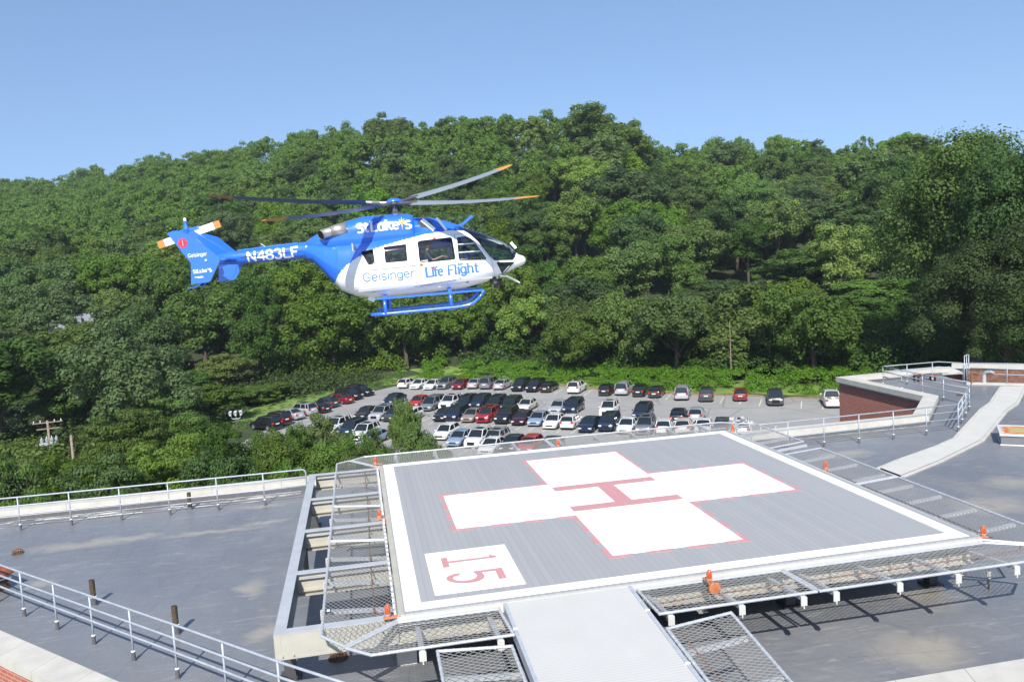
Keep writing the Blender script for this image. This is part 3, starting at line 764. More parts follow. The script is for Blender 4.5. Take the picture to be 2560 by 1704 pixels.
# rusty conduit runs beneath the nets
for pts, lab in (([(-.62, 12.3, -.2), (-.58, 8, -.2), (-.6, 4, -.19), (-.58, .4, -.2), (-.45, -.2, -.24)], 'rusty conduit under the nets on the left side of the pad'),
                 ([(4.75, -1.25, -.3), (4.72, -.7, -.22), (5.9, -.66, -.2), (7.5, -.66, -.2), (9.5, -.66, -.2), (12.9, -.64, -.2), (13.2, -.3, -.25)], 'rusty conduit under the nets along the near side of the pad'),
                 ([(12.45, 11.8, -.3), (12.7, 11.2, -.22), (12.78, 9.6, -.22), (12.85, 6, -.2), (12.9, 3, -.2), (12.95, .2, -.2)], 'dark conduit under the nets along the right side of the pad'),
                 ([(4.75, -1.9, -.24), (4.78, -3.2, -.34), (4.80, -6, -.52)], 'rusty conduit beside the right edge of the white ramp')):
    mb = MB().tube(pts, .016, 6); o = mb.build('conduit', M['pipe'] if lab.startswith('dark') else M['rust'])
    tag(o, lab, 'conduit', 'conduits under the safety nets')

# ------------------------------------------------------------------ railings
def railing(name, label, path, posts, hts=(1.14, .85, .55), z0=RZ, sleeve=True, endbend=0, group='pipe railings on the roof'):
    root = empty(name, (path[0][0], path[0][1], z0), label=label, cat='railing', group=group)
    inv = Matrix.Translation((-path[0][0], -path[0][1], -z0))
    for i, h in enumerate(hts):
        P = [(p[0], p[1], z0+h) for p in path]
        if endbend and i == 0:
            e, q = Vector(P[-1]), Vector(P[-2]); d = (e-q).normalized()
            P = P[:-1]+[tuple(e-d*.12), tuple(e-d*.035+Vector((0,0,-.03))), tuple(e+Vector((0,0,-.12))), (e.x, e.y, z0+.1)]
        o = MB().tube(P, .026, 8).build('top_rail' if i == 0 else 'middle_rail', M['rail'], smooth=True); o.parent = root; o.matrix_parent_inverse = inv
    for x, y in posts:
        o = MB().tube([(x, y, z0+.02), (x, y, z0+hts[0])], .024, 8).build('post', M['rail'], smooth=True); o.parent = root; o.matrix_parent_inverse = inv
        if sleeve:
            s = MB().lathe((x, y, z0), [(.06, 0), (.045, .015), (.040, .20)], 10).build('sleeve', M['sleeve']); s.parent = o
            s = MB().lathe((x, y, z0+.20), [(.044, 0), (.047, .014), (.03, .03)], 10).build('collar', M['seal']); s.parent = o
    return root
def along(a, b, n): return [(a[0]+(b[0]-a[0])*i/n, a[1]+(b[1]-a[1])*i/n) for i in range(n+1)]
railing('pipe_railing', 'long railing in front of the back parapet, left of the pad', [(-20, 14.5), (-12.06, 14.23), (-4.14, 14.1), (-2.68, 14.12)], [(-16.8, 14.4), (-15.22, 14.35), (-13.64, 14.3), (-12.06, 14.23), (-10.47, 14.2), (-8.88, 14.18), (-7.31, 14.16), (-5.71, 14.12), (-4.14, 14.1)], endbend=1)
railing('pipe_railing', 'three rail railing running diagonally across the near left corner', [(-14.6, 11.9), (-9.05, 6.25), (-4.57, 1.74), (-2.33, -.56), (.3, -3.1)], [(-9.05-1.12*k, 6.25+1.135*k) for k in (4, 3, 2, 1)]+[(-9.05, 6.25), (-7.93, 5.13), (-6.80, 4.0), (-5.68, 2.86), (-4.57, 1.74), (-3.45, .6), (-2.33, -.56), (-1.2, -1.65)])
railing('pipe_railing', 'railing before the back parapet, right of the pad', [(9.0, 14.0), (15.8, 13.95), (23.5, 14.06)], [(9.6, 14), (11.15, 14), (12.7, 14), (14.25, 13.97), (15.8, 13.95), (17.33, 13.92), (18.86, 13.9), (20.41, 13.92), (21.96, 13.98), (23.5, 14.06)])
railing('pipe_railing', 'diagonal railing between the brick notch and the walkway', [(23.5, 14.06), (27.6, 18.15)], [(24.65, 15.22), (25.74, 16.31), (26.85, 17.42)])
railing('pipe_railing', 'receding railing on the far wing, beside the notch coping', [(27.76, 24.96), (27.62, 23.2), (27.55, 21.5), (27.53, 19.95), (27.66, 18.4)], [(27.76, 24.96), (27.62, 23.2), (27.55, 21.5), (27.53, 19.95), (27.66, 18.4)])
railing('pipe_railing', 'railing along the far edge of the wing roof, near the trees', [(27.76, 24.96), (29.2, 24.9), (30.75, 24.85), (31.14, 24.85), (31.75, 23.7)], [(29.2, 24.9), (30.75, 24.85)], endbend=1)
railing('pipe_railing', 'railing on the white ledge at the far right', [(32.1, 23.6), (33.45, 22.15), (35, 20.5), (38, 17.4), (41, 14.3)], [(33.25, 22.3), (34.25, 21.2), (35.3, 20.1), (36.4, 19.0)], sleeve=False)
railing('stair_handrail', 'tall pair of ladder handrails over the far roof edge', [(31.75, 23.6), (32.35, 24.0)], [(31.75, 23.6), (32.05, 23.8), (32.35, 24.0)], hts=(1.55, 1.0), sleeve=False)

# ------------------------------------------------------------------ things on the roof
def stub(x, y, h, label):
    root = empty('vent_pipe', (x, y, RZ), label=label, cat='vent pipe', group='iron stub pipes on the roof')
    MB().lathe((0,0,0), [(.068, .0), (.068, h), (.052, h), (.052, h-.08)], 12).build('pipe', M['pipe'], root)
    MB().lathe((0,0,0), [(.10, 0), (.082, .02), (.080, .22)], 12).build('sleeve', M['sleeve'], root)
    MB().lathe((0,0,.22), [(.084, 0), (.086, .015), (.072, .03)], 12).build('collar', M['seal'], root)
stub(-6.75, 14.65, .60, 'thin dark stub pipe near the back parapet')
stub(-7.51, 6.43, .66, 'rusty stub pipe behind the diagonal railing, left one')
stub(-5.04, 3.95, .67, 'rusty stub pipe behind the diagonal railing, right one')
def drain(x, y, r, label, square=False):
    root = empty('roof_drain', (x, y, RZ), label=label, cat='roof drain', group='roof drains')
    mb = MB()
    for k in range(14):
        a = 2*math.pi*k/14; c, s = math.cos(a), math.sin(a)
        mb.tube([(c*r, s*r, .0), (c*r*.95, s*r*.95, .10), (c*r*.6, s*r*.6, .14), (0, 0, .15)], .008, 4)
    mb.build('strainer', M['rust'], root); MB().lathe((0,0,0), [(r*1.25, .002), (r*1.2, .02), (r*.9, .025)], 18).build('ring', M['pipe'], root)
drain(-11.19, 11.62, .14, 'round rusty strainer on the open roof at left')
drain(-1.39, 1.74-.1, .17, 'round rusty strainer beneath the cream beam')
drain(29.25, 20.89, .16, 'small rusty strainer near the diagonal railing at right')
# rusty box hatch at the left edge
ht_ = empty('roof_hatch', (-10.9, 8.6, RZ), label='rusty red metal hatch cover on a dark curb behind the railing', cat='roof hatch')
ht_.rotation_euler = (0, 0, R_(-45))
M['rustplate'] = mat('rusty_red_sheet', (.26, .07, .025), .6, .2, .45, 3)
MB().box(-.55, .55, -.42, .42, 0, .30).build('curb', M['pipe'], ht_)
mb = MB(); n = len(mb.v); mb.v += [(-.65,-.5,.33),(.65,-.5,.33),(.65,.5,.42),(-.65,.5,.42),(-.65,-.5,.38),(.65,-.5,.38),(.65,.5,.47),(-.65,.5,.47)]
for f in ((0,3,2,1),(4,5,6,7),(0,1,5,4),(1,2,6,5),(2,3,7,6),(3,0,4,7)): mb.f.append(f); mb.mi.append(0)
mb.build('lid', M['rustplate'], ht_)
MB().box(-.60, .60, -.47, .45, .30, .33).build('frame', M['white'], ht_)
# low table-like hatch on the far wing
h2 = empty('equipment_stand', (30.9, 25.7, RZ), label='low rusty topped stand on the far wing roof', cat='stand'); h2.rotation_euler = (0, 0, R_(-15))
MB().box(-.55, .55, -.4, .4, .30, .36).build('top', M['rustplate'], h2)
for sx in (-.45, .45):
    for sy in (-.3, .3): MB().box(sx-.04, sx+.04, sy-.04, sy+.04, 0, .30).build('leg', M['black'], h2)
# exhaust fan box with a rust stained lid at the right edge
def rustlid():
    s = NT('rust_stained_lid', .6); x, y, z = s.xyz()
    d = s.math('MAXIMUM', s.math('ABSOLUTE', s.math('MULTIPLY', s.math('SUBTRACT', x, .8), .95)), s.math('ABSOLUTE', s.math('SUBTRACT', y, .75)))
    d = s.math('ADD', d, s.math('MULTIPLY', s.noise(3.2, 6, s.map((1, 3, 1))), .55))
    s.color(s.ramp(d, [(.0, (.40, .33, .16)), (.74, (.40, .32, .15)), (.78, (.46, .13, .015)), (.92, (.52, .17, .02)), (.96, (.50, .50, .50)), (1., (.50, .50, .50))]))
    return s.m
M['rustlid'] = rustlid()
vb = empty('exhaust_vent_box', (23.25, 11.5, RZ), label='square roof vent with an orange rust stained lid at the right edge', cat='roof vent'); vb.rotation_euler = (0, 0, R_(-48))
vb.rotation_euler = (0, 0, R_(-38))
MB().box(0, 1.6, 0, 1.7, 0, .36).build('curb', M['roof'], vb)
MB().box(-.05, 1.65, -.05, 1.75, .36, .44).build('lid', M['rustlid'], vb)
MB().box(-.02, 1.62, -.02, 1.72, .0, .03).build('sealant', M['seal'], vb)
# standpipe group
sp = empty('standpipe', (32.45, 23.0, RZ), label='grey standpipe with elbow and cover beside a rusty pipe stub', cat='pipe')
MB().lathe((0,0,0), [(.12, 0), (.10, .05), (.10, .55)], 12).build('pipe', M['girdertop'], sp)
MB().tube([(0,0,.55), (.05,-.05,.66), (.2,-.2,.70), (.34,-.34,.62)], .10, 10).build('elbow', mat('dull_grey_valve', (.22,.24,.26), .6, .2, .3, 9), sp)
r2_ = empty('standpipe', (32.0, 23.35, RZ), label='rusty brown standpipe left of the grey elbow pipe', cat='pipe')
MB().lathe((0,0,0), [(.09, 0), (.09, .5)], 10).build('pipe', M['rust'], r2_)
MB().tube([(-.02,0,.45), (.0,0,.62), (.18,-.18,.62)], .08, 8).build('elbow', M['rust'], r2_)
# walkway
def walkmat():
    s = NT('walkway_slabs', .7); x, y, z = s.xyz(s.tc.outputs['UV'])
    f = s.math('FRACT', s.math('MULTIPLY', x, 1/.11)); g = s.math('LESS_THAN', f, .25)
    c = s.mix(s.noise(1.5, 7), (.44, .44, .41), (.58, .57, .54)); s.color(s.mix(s.math('MULTIPLY', g, .45), c, (.33, .31, .25))); return s.m
M['walk'] = walkmat()
wk = empty('roof_walkway', (23, 12.6, RZ), label='pale ribbed walkway bending from the pad to the far roof edge', cat='walkway')
LE = [(17.2, 10.2), (18.42, 10.87), (21.0, 12.1), (22.5, 12.95), (27.5, 17.35), (28.9, 18.4), (32.6, 21.86)]
RE = [(17.2, 9.1), (19.6, 10.3), (21.9, 11.65), (23.1, 12.35), (28.1, 16.7), (29.65, 17.8), (33.4, 21.3)]
mb = MB(); mg = MB(); L = 0
mb.uv = []
for i in range(len(LE)-1):
    a, b, c, d = LE[i], LE[i+1], RE[i+1], RE[i]; seg = math.hypot(b[0]-a[0], b[1]-a[1]); wdt = math.hypot(a[0]-d[0], a[1]-d[1])
    n = len(mb.v); mb.v += [(a[0],a[1],RZ+.06),(b[0],b[1],RZ+.06),(c[0],c[1],RZ+.06),(d[0],d[1],RZ+.06)]; mb.f.append((n,n+1,n+2,n+3)); mb.mi.append(0)
    mb.uv.append((len(mb.f)-1, [(0, L), (0, L+seg), (1.0, L+seg), (1.0, L)])); L += seg
    for (p, q, s) in ((a, b, 1), (d, c, -1)):
        dd = Vector((q[0]-p[0], q[1]-p[1])).normalized(); nn = Vector((-dd.y, dd.x))*s*.13
        mg.prism([(p[0],p[1]), (q[0],q[1]), (q[0]+nn.x, q[1]+nn.y), (p[0]+nn.x, p[1]+nn.y)][::s], RZ+.001, RZ+.045)
o = mb.build('slabs', M['walk']); o.parent = wk; o.matrix_parent_inverse = Matrix.Translation((-23, -12.6, -RZ))
o = mg.build('edge_strip', M['concrete']); o.parent = wk; o.matrix_parent_inverse = Matrix.Translation((-23, -12.6, -RZ))
# shackle-like box tied to the left net
t_ = empty('tag_box', (-1.45, .62, -.06), label='small black and white tag clipped to the near left net', cat='tag')
MB().box(-.05, .05, -.07, .07, 0, .02).build('case', M['black'], t_); MB().box(-.03, .03, -.05, .05, .0205, .024).build('face', M['white'], t_)
# drum anchor near the right rear pad corner underside and small dark leg on the roof at right
pa_ = gp(2472, 1473, RZ)
lg = empty('cable_anchor', (pa_.x, pa_.y, RZ), label='thin dark leg with a pale coupling standing under the near right net', cat='anchor')
MB().tube([(0,0,0), (0,0,.42)], .018, 6).build('leg', M['pipe'], lg); MB().lathe((0,0,.27), [(.045, 0), (.045, .15)], 8).build('coupling', M['concrete'], lg)
# ------------------------------------------------------------------ parked cars
def lerp(a, b, t): return a+(b-a)*t
def tab(T, x):
    if x <= T[0][0]: return T[0][1:]
    for i in range(len(T)-1):
        if x <= T[i+1][0]:
            t = (x-T[i][0])/(T[i+1][0]-T[i][0]); return tuple(lerp(p, q, t) for p, q in zip(T[i][1:], T[i+1][1:]))
    return T[-1][1:]
# x from rear (-) to front (+); bonnet/boot line height; greenhouse: base front/back x, roof front/back x, roof height
CARS = {
 'sedan':   dict(L=4.7, W=1.80, bel=[(-2.35,.62),(-2.2,.96),(-1.5,1.02),(0,.93),(1.1,.92),(1.9,.80),(2.25,.66),(2.35,.5)], g=(-1.62, 1.22, -.95, .38, 1.45), wx=(-1.38, 1.42), wr=.32),
 'hatch':   dict(L=4.3, W=1.78, bel=[(-2.15,.62),(-2.1,1.0),(-1.6,1.04),(0,.95),(1.0,.94),(1.7,.84),(2.05,.7),(2.15,.5)], g=(-2.02, 1.14, -1.55, .35, 1.52), wx=(-1.28, 1.32), wr=.32),
 'suv':     dict(L=4.7, W=1.90, bel=[(-2.35,.66),(-2.3,1.10),(-1.6,1.14),(0,1.07),(1.05,1.06),(1.95,.98),(2.3,.84),(2.35,.55)], g=(-2.24, 1.16, -1.98, .42, 1.74), wx=(-1.40, 1.44), wr=.37),
 'minivan': dict(L=5.0, W=1.98, bel=[(-2.5,.62),(-2.45,1.04),(-1.6,1.08),(0,1.02),(1.25,1.02),(2.05,.86),(2.42,.7),(2.5,.5)], g=(-2.40, 1.58, -2.15, .62, 1.76), wx=(-1.5, 1.58), wr=.34),
 'pickup':  dict(L=5.6, W=1.98, bel=[(-2.8,.7),(-2.76,1.12),(-1.0,1.12),(0,1.08),(1.35,1.10),(2.4,1.04),(2.74,.92),(2.8,.6)], g=(-.92, 1.42, -.72, .72, 1.82), wx=(-1.75, 1.75), wr=.40),
}
def car_proto(kind):
    S = CARS[kind]; L, W = S['L'], S['W']; hw = W/2
    root = empty('parked_car' if kind != 'pickup' else 'pickup_truck', (0, 0, 0))
    N = 30; xs = [-L/2+L*i/(N-1) for i in range(N)]; mb = MB()
    def rear_front(x):                           # plan taper at the ends
        t = abs(x)/(L/2); return hw*(1-.0*t) if t < .72 else hw*(1-.16*((t-.72)/.28)**2)
    def wheel_lift(x):
        z = .24
        for wx in S['wx']:
            q = abs(x-wx); r = S['wr']+.07
            if q < r: z = max(z, math.sqrt(r*r-q*q)+S['wr']-.02)
        return z
    rows = []
    for x in xs:
        zt = tab(S['bel'], x)[0]; h = rear_front(x); zb = .26; zl = min(wheel_lift(x), zt-.1)
        rows.append([(x, 0, zb), (x, -h*.80, zb), (x, -h*.93, max(zb, zl*.98)), (x, -h, lerp(zl, zt, .35) if zl > .3 else .5), (x, -h*.985, zt*.86+.0), (x, -h*.90, zt-.01), (x, -h*.6, zt+.02), (x, 0, zt+.035)])
    k = len(rows[0])
    for s in (1, -1):
        b = len(mb.v)
        for r in rows: mb.v += [(p[0], p[1]*s, p[2]) for p in r]
        for i in range(N-1):
            for j in range(k-1): mb.f.append((b+i*k+j, b+i*k+j+1, b+(i+1)*k+j+1, b+(i+1)*k+j)); mb.mi.append(0)
        mb.f.append(tuple(b+j for j in range(k))); mb.mi.append(0); mb.f.append(tuple(b+(N-1)*k+j for j in range(k))); mb.mi.append(0)
    # roof and pillars
    gb, gf, rb, rf, rz = S['g']; bz = lambda x: tab(S['bel'], x)[0]
    wb, wt = hw*.90, hw*.74
    A = [(gb, wb, bz(gb)), (gf, wb*.97, bz(gf)), (rf, wt, rz-.05), (rb, wt, rz-.05)]
    def roof(n=6):
        b = len(mb.v)
        for i in range(n+1):
            t = i/n; x = lerp(rb-.03, rf+.03, t); zz = rz+.03*math.sin(math.pi*t)-.012
            for q in range(7):
                u = -1+2*q/6; mb.v.append((x, wt*1.02*u, zz-.055*abs(u)**3))
        for i in range(n):
            for q in range(6): mb.f.append((b+i*7+q, b+i*7+q+1, b+(i+1)*7+q+1, b+(i+1)*7+q)); mb.mi.append(0)
    roof()
    for s in (1, -1):
        for (p, q) in ((A[0], A[3]), (A[1], A[2])): mb.bar((p[0], p[1]*s, p[2]-.02), (q[0], q[1]*s, q[2]+.01), .07, .07)
        for fx in ((.48,) if kind != 'pickup' else ()):
            xb = lerp(gb, gf, fx); mb.bar((xb, wb*s, bz(xb)-.02), (lerp(rb, rf, fx+.08), wt*s, rz-.04), .06, .09, up=(1, 0, 0))
        mb.bar((rb, wt*s, rz-.055), (rf, wt*s, rz-.055), .05, .05)
        if kind in ('suv', 'minivan'):
            mb.bar((gb+.55, (wb-.02)*s, bz(gb)-.02), (rb+.50, wt*s, rz-.04), .07, .12, up=(1, 0, 0))
    if kind == 'pickup':                          # open bed
        mb.box(-2.70, -1.0, -hw*.78, hw*.78, .98, 1.145)
    o = mb.build('body', M['carpaint'], root); shade_auto(o, 40)
    def pane(name, P, m=M['carglass'], par=root):
        q = MB(); q.poly(P); c = q.build(name, m, par); return c
    e = .012
    wf = .92; pane('windscreen', [(gf+.0, -wb*wf, bz(gf)+.02), (gf, wb*wf, bz(gf)+.02), (rf+.03, wt*.93, rz-.05), (rf+.03, -wt*.93, rz-.05)])
    pane('rear_window', [(gb-.005, wb*wf, bz(gb)+.06), (gb-.005, -wb*wf, bz(gb)+.06), (rb-.02, -wt*.93, rz-.06), (rb-.02, wt*.93, rz-.06)])
    for s in (1, -1):
        q = MB(); q.poly([(gb+.12, (wb-.005)*s, bz(gb)+.03), (gf-.10, (wb*.97-.005)*s, bz(gf)+.02), (rf-.02, (wt+.005)*s, rz-.08), (rb+.06, (wt+.005)*s, rz-.08)]); q.build('side_windows', M['carglass'], root)
    for wx in S['wx']:
        for s in (1, -1):
            t = MB().lathe((wx, (hw-.13)*s, S['wr']), [(.14, -.1), (S['wr']-.03, -.11), (S['wr'], -.08), (S['wr'], .08), (S['wr']-.03, .11), (.14, .105)], 18, 0, 'y').build('wheel', M['tyre'], root)
            MB().lathe((wx, (hw-.13)*s+.10*s, S['wr']), [(S['wr']*.66, -.014), (S['wr']*.66, .014), (.06, .02)], 10, 0, 'y').build('rim', M['rim'], t)
    fz = tab(S['bel'], L/2-.12)[0]; bzr = tab(S['bel'], -L/2+.12)[0]
    for s in (1, -1):
        MB().obox((L/2-.13, hw*.66*s, fz-.10), (.12, -.05*s, 0), (.02*s, .17, 0), (0, 0, .075)).build('headlight', M['headlamp'], root)
        MB().obox((-L/2+.06, hw*.74*s, bzr-.10), (.07, .02*s, 0), (0, .13, 0), (0, 0, .10)).build('tail_light', M['taillamp'], root)
        MB().obox((gf-.12, (hw+.07)*s, bz(gf)+.06), (.05, 0, 0), (0, .09, 0), (0, 0, .06)).build('wing_mirror', M['carpaint'], root)
    MB().box(L/2-.06, L/2+.006, -hw*.45, hw*.45, .42, fz-.10).build('grille', M['black'], root)
    MB().box(-L/2-.008, -L/2+.05, -.26, .26, bzr-.30, bzr-.17).build('number_plate', M['plate'], root)
    MB().box(-L/2-.012, -L/2+.14, -hw*.80, hw*.80, .26, .36).build('rear_bumper_trim', M['trimgrey'], root)
    if kind in ('suv', 'minivan'):
        for s in (1, -1): MB().bar((rb+.1, (wt-.08)*s, rz+.045), (rf-.1, (wt-.08)*s, rz+.045), .04, .03).build('roof_rail', M['trimgrey'], root)
    if kind == 'pickup': MB().box(-2.62, -1.08, -hw*.70, hw*.70, 1.146, 1.15).build('bed_liner', M['black'], root)
    if kind == 'suv': MB().box(lerp(rb, rf, .45), lerp(rb, rf, .85), -wt*.6, wt*.6, rz+.012, rz+.030).build('sunroof', M['carglass'], root)
    return root
protos = {k: car_proto(k) for k in CARS}
used_proto = set()
CC = dict(white=(.72, .73, .72), offwhite=(.58, .56, .50), silver=(.36, .38, .40), grey=(.16, .175, .19), darkgrey=(.045, .05, .055), black=(.010, .011, .013), navy=(.010, .018, .045),
          red=(.30, .012, .014), crimson=(.20, .010, .014), maroon=(.045, .006, .010), paleblue=(.22, .29, .40), tan=(.25, .21, .165), brightred=(.42, .02, .012), brown=(.035, .022, .018))
def place_car(kind, colour, px, py, label, end='front', head=31.5, dl=.0):
    S = CARS[kind]; p = gp(px, py, LOTZ); h = R_(head); d = Vector((math.sin(h), math.cos(h)))
    c = Vector((p.x, p.y))+d*(S['L']/2+dl)
    if kind in used_proto: r = copy_tree(protos[kind])
    else: r = protos[kind]; used_proto.add(kind)
    fwd = -d if end == 'front' else d            # 'front': the near end is the front
    r.location = (c.x, c.y, LOTZ+.055); r.rotation_euler = (0, 0, math.atan2(fwd.y, fwd.x)+rnd.uniform(-.02, .02))
    tag(r, label, 'pickup truck' if kind == 'pickup' else 'car', 'cars parked in the lot')
    for ch in r.children:
        if ch.data.materials and ch.data.materials[0] == M['carpaint']: ch.color = (*CC[colour], 1)
    return r
r4 = lambda x, y: (1000+x*.2547, 900+y*.2546)
r5 = lambda x, y: (1500+x*.2971, 900+y*.2971)
r3 = lambda x, y: (500+x*.2971, 900+y*.2971)
rz6 = lambda x, y: (640+x*.16978, 940+y*.16978)
FR = [  # far row, from the left
 ('hatch','white',r4(15,287),'rear'),('sedan','white',r4(135,297),'front'),('sedan','white',r4(268,302),'front'),('suv','grey',r4(400,297),'front'),
 ('sedan','crimson',r4(548,299),'front'),('sedan','silver',r4(700,292),'rear'),('minivan','grey',r4(828,295),'rear'),('sedan','silver',r4(958,302),'rear'),
 ('suv','black',r4(1140,318),'front'),('suv','black',r4(1283,325),'front'),('sedan','black',r4(1422,328),'rear'),('suv','white',r4(1698,340),'rear'),
 ('hatch','black',r4(2000,361),'rear'),('minivan','silver',r4(2165,358),'rear'),('hatch','black',r5(320,318),'rear'),('sedan','brown',r5(455,327),'rear'),
 ('minivan','silver',r5(685,348),'rear'),('suv','darkgrey',r5(890,361),'rear'),('hatch','crimson',r5(1182,355),'rear'),('pickup','darkgrey',r5(1482,395),'front'),('pickup','white',r5(1965,413),'rear')]
ORD = ['first','second','third','fourth','fifth','sixth','seventh','eighth','ninth','tenth','eleventh','twelfth','thirteenth','fourteenth','fifteenth','sixteenth','seventeenth','eighteenth','nineteenth','twentieth','twenty-first','twenty-second','twenty-third','twenty-fourth']
def rowlabel(col, kind, i, where, end):
    cn = {'grey':'grey','silver':'silver','darkgrey':'dark grey','offwhite':'cream','paleblue':'pale blue','crimson':'red','brightred':'bright red','brown':'dark brown'}.get(col, col)
    kn = {'hatch':'hatchback','suv':'SUV','minivan':'minivan','sedan':'sedan','pickup':'pickup truck'}[kind]
    return f'{cn} {kn}, {end} showing, {ORD[i]} from left in {where}'
for i, (k, c, (x, y), e) in enumerate(FR):
    place_car(k, c, x, y, rowlabel(c, k, i, 'the far row by the hedge', e), e, 31.5 if x < 1700 else 27)
RB = [('sedan','navy',(968,1015),'front'),('sedan','brightred',r4(120,478),'front'),('minivan','grey',r4(245,512),'front'),('suv','white',r4(430,495),'front'),('suv','black',r4(590,500),'front'),
 ('suv','navy',r4(728,497),'front'),('suv','black',r4(885,508),'front'),('suv','black',r4(1035,520),'front'),('sedan','offwhite',r4(1195,520),'front'),('sedan','silver',r4(1510,540),'front'),
 ('suv','navy',r4(1655,545),'front'),('suv','white',r4(2015,570),'front'),('suv','navy',r5(330,520),'front'),('sedan','black',r5(650,543),'rear'),('hatch','silver',r5(803,536),'rear')]
for i, (k, c, (x, y), e) in enumerate(RB):
    place_car(k, c, x, y, rowlabel(c, k, i, 'the back line of the double row', e), e, 31.5 if x < 1600 else 28)
RC = [('sedan','brown',r3(1332,512),'front'),('suv','silver',r3(1462,524),'front'),('sedan','darkgrey',r3(1572,528),'front'),('hatch','white',r3(1715,530),'front'),
 ('sedan','black',r4(372,616),'front'),('suv','navy',r4(487,620),'front'),('sedan','tan',r4(650,625),'front'),('suv','red',r4(800,630),'front'),('suv','black',r4(985,640),'front'),
 ('sedan','maroon',r4(1148,655),'front'),('sedan','paleblue',r4(1308,664),'front'),('sedan','white',r4(1460,692),'front'),('hatch','white',r4(1632,695),'rear'),
 ('sedan','navy',r4(1815,726),'front'),('suv','navy',r4(2010,716),'front'),('sedan','white',r4(2195,740),'front'),('suv','grey',r5(362,645),'front'),('hatch','white',r5(530,642),'rear'),
 ('hatch','offwhite',r5(695,640),'rear'),('sedan','white',r5(862,650),'front'),('hatch','darkgrey',r5(1020,655),'front'),('suv','white',r5(1190,665),'rear')]
for i, (k, c, (x, y), e) in enumerate(RC):
    place_car(k, c, x, y, rowlabel(c, k, i, 'the front line of the double row', e), e, 31.5 if x < 1600 else 28)
RD = [('suv','white',(818,1088),'front'),('suv','navy',(856,1096),'front'),('suv','white',(888,1106),'front'),('sedan','paleblue',(912,1118),'front'),('hatch','white',r4(385,800),'front'),
 ('sedan','paleblue',r4(515,865),'front'),('suv','white',r4(695,880),'front'),('suv','silver',r4(865,890),'front'),('sedan','black',r4(1040,925),'front'),('hatch','brightred',r4(1215,940),'front'),
 ('sedan','darkgrey',r4(1420,950),'front')]
for i, (k, c, (x, y), e) in enumerate(RD):
    place_car(k, c, x, y, rowlabel(c, k, i, 'the near row behind the pad', e), e, 31.5)
RL = [('suv','black',rz6(270,800),'rear'),('suv','maroon',rz6(415,730),'rear'),('sedan','silver',rz6(610,650),'rear'),('suv','silver',rz6(800,585),'rear'),('sedan','black',rz6(1000,548),'rear'),
 ('hatch','darkgrey',rz6(1125,470),'rear'),('sedan','crimson',rz6(1345,412),'rear'),('suv','black',rz6(1475,355),'front'),('suv','black',rz6(1640,300),'front')]
for i, (k, c, (x, y), e) in enumerate(RL):
    place_car(k, c, x+6, y, rowlabel(c, k, i, 'the slanted row along the left verge', e), e, 316, -.3)
place_car('sedan', 'white', 1212, 1142, 'white sedan roof just beyond the far net, nearest car to the pad', 'front', 31.5)

# ------------------------------------------------------------------ lamp posts, poles, house
def floodlight(px, py, zt, heads, label):
    p = gp(px, py, zt); g = LOTZ; root = empty('lamp_post', (p.x, p.y, g), label=label, cat='lamp post', group='floodlight posts of the parking lot')
    h = zt-g-1.0
    MB().lathe((0,0,0), [(.16, 0), (.14, .3), (.07, h)], 10).build('pole', M['bark' if heads == 3 else 'pipe'], root, smooth=True)
    mb = MB(); mb.tube([(-.9, 0, h+.35), (-.85, 0, h+.1), (-.6, 0, h), (.6, 0, h), (.85, 0, h+.1), (.9, 0, h+.35)], .035, 6)
    mb.tube([(0,0,h-.1), (0,0,h+.4)], .04, 6); mb.build('crossarm', M['galv'], root)
    for x in ((-1.0, 0, 1.0) if heads == 3 else (-.85, .85)):
        hd = MB(); c = Vector((x, -.1, h+.62)); t = .35 if x else 0; s = 1 if x > 0 else -1
        hd.obox(c, (.27, .12*s*(1 if x else 0), 0), (-.08*s, .22, .07), (0, -.10, .15)); hd.build('lamp_head', M['girdertop'], root)
        MB().obox(c+Vector((0, -.10, -.20)), (.16, 0, 0), (0, .12, 0), (0, 0, .10)).build('lens', M['coping'], root)
    root.scale = (.50, .50, 1.0)
    return root
floodlight(588, 1022, -6.6, 3, 'three headed floodlight post behind the dark trees at left')
floodlight(1841, 1036, -5.0, 2, 'two headed floodlight post standing just behind the far right pad corner')
def pole(px, py, zt, label, arms):
    p = gp(px, py, zt); gz = LOTZ-2.5; root = empty('utility_pole', (p.x, p.y, gz), label=label, cat='utility pole', group='utility poles'); H = zt-gz
    MB().lathe((0,0,0), [(.17, 0), (.12, H)], 10).build('pole', M['wood'], root, smooth=True)
    root.rotation_euler = (0, 0, .2)
    if arms:
        for z, w_ in ((H-.25, 1.5), (H-.95, 1.15)): MB().box(-w_, w_, -.06, .06, z-.06, z+.06).build('crossarm', M['wood'], root)
        mb = MB()
        for x in (-1.35, -.7, .7, 1.35): mb.lathe((x, 0, H-.19), [(.05, 0), (.07, .05), (.04, .18), (.05, .24)], 8)
        mb.build('insulators', M['white'], root)
        MB().box(-1.0, .9, -.3, .3, H-2.75, H-2.5).build('platform', M['galv'], root)
        for x in (-.75, -.25, .25, .7):
            t = MB().lathe((x, 0, H-2.5), [(.17, 0), (.17, .45), (.12, .5)], 10).build('transformer', M['rail'], root)
            MB().lathe((x, 0, H-2.0), [(.035, 0), (.035, .22)], 6).build('bushing', M['white'], t)
    else: MB().box(-.05, .05, -.05, .05, H, H+.05).build('cap', M['galv'], root)
pole(118, 1050, -8.0, 'wooden utility pole with crossarms and blue grey transformers among the trees', True)
pole(177, 1088, -8.8, 'short bare utility pole right of the transformer pole', False)
p1, p2 = gp(118, 1100, -9.6), gp(177, 1092, -9.0)
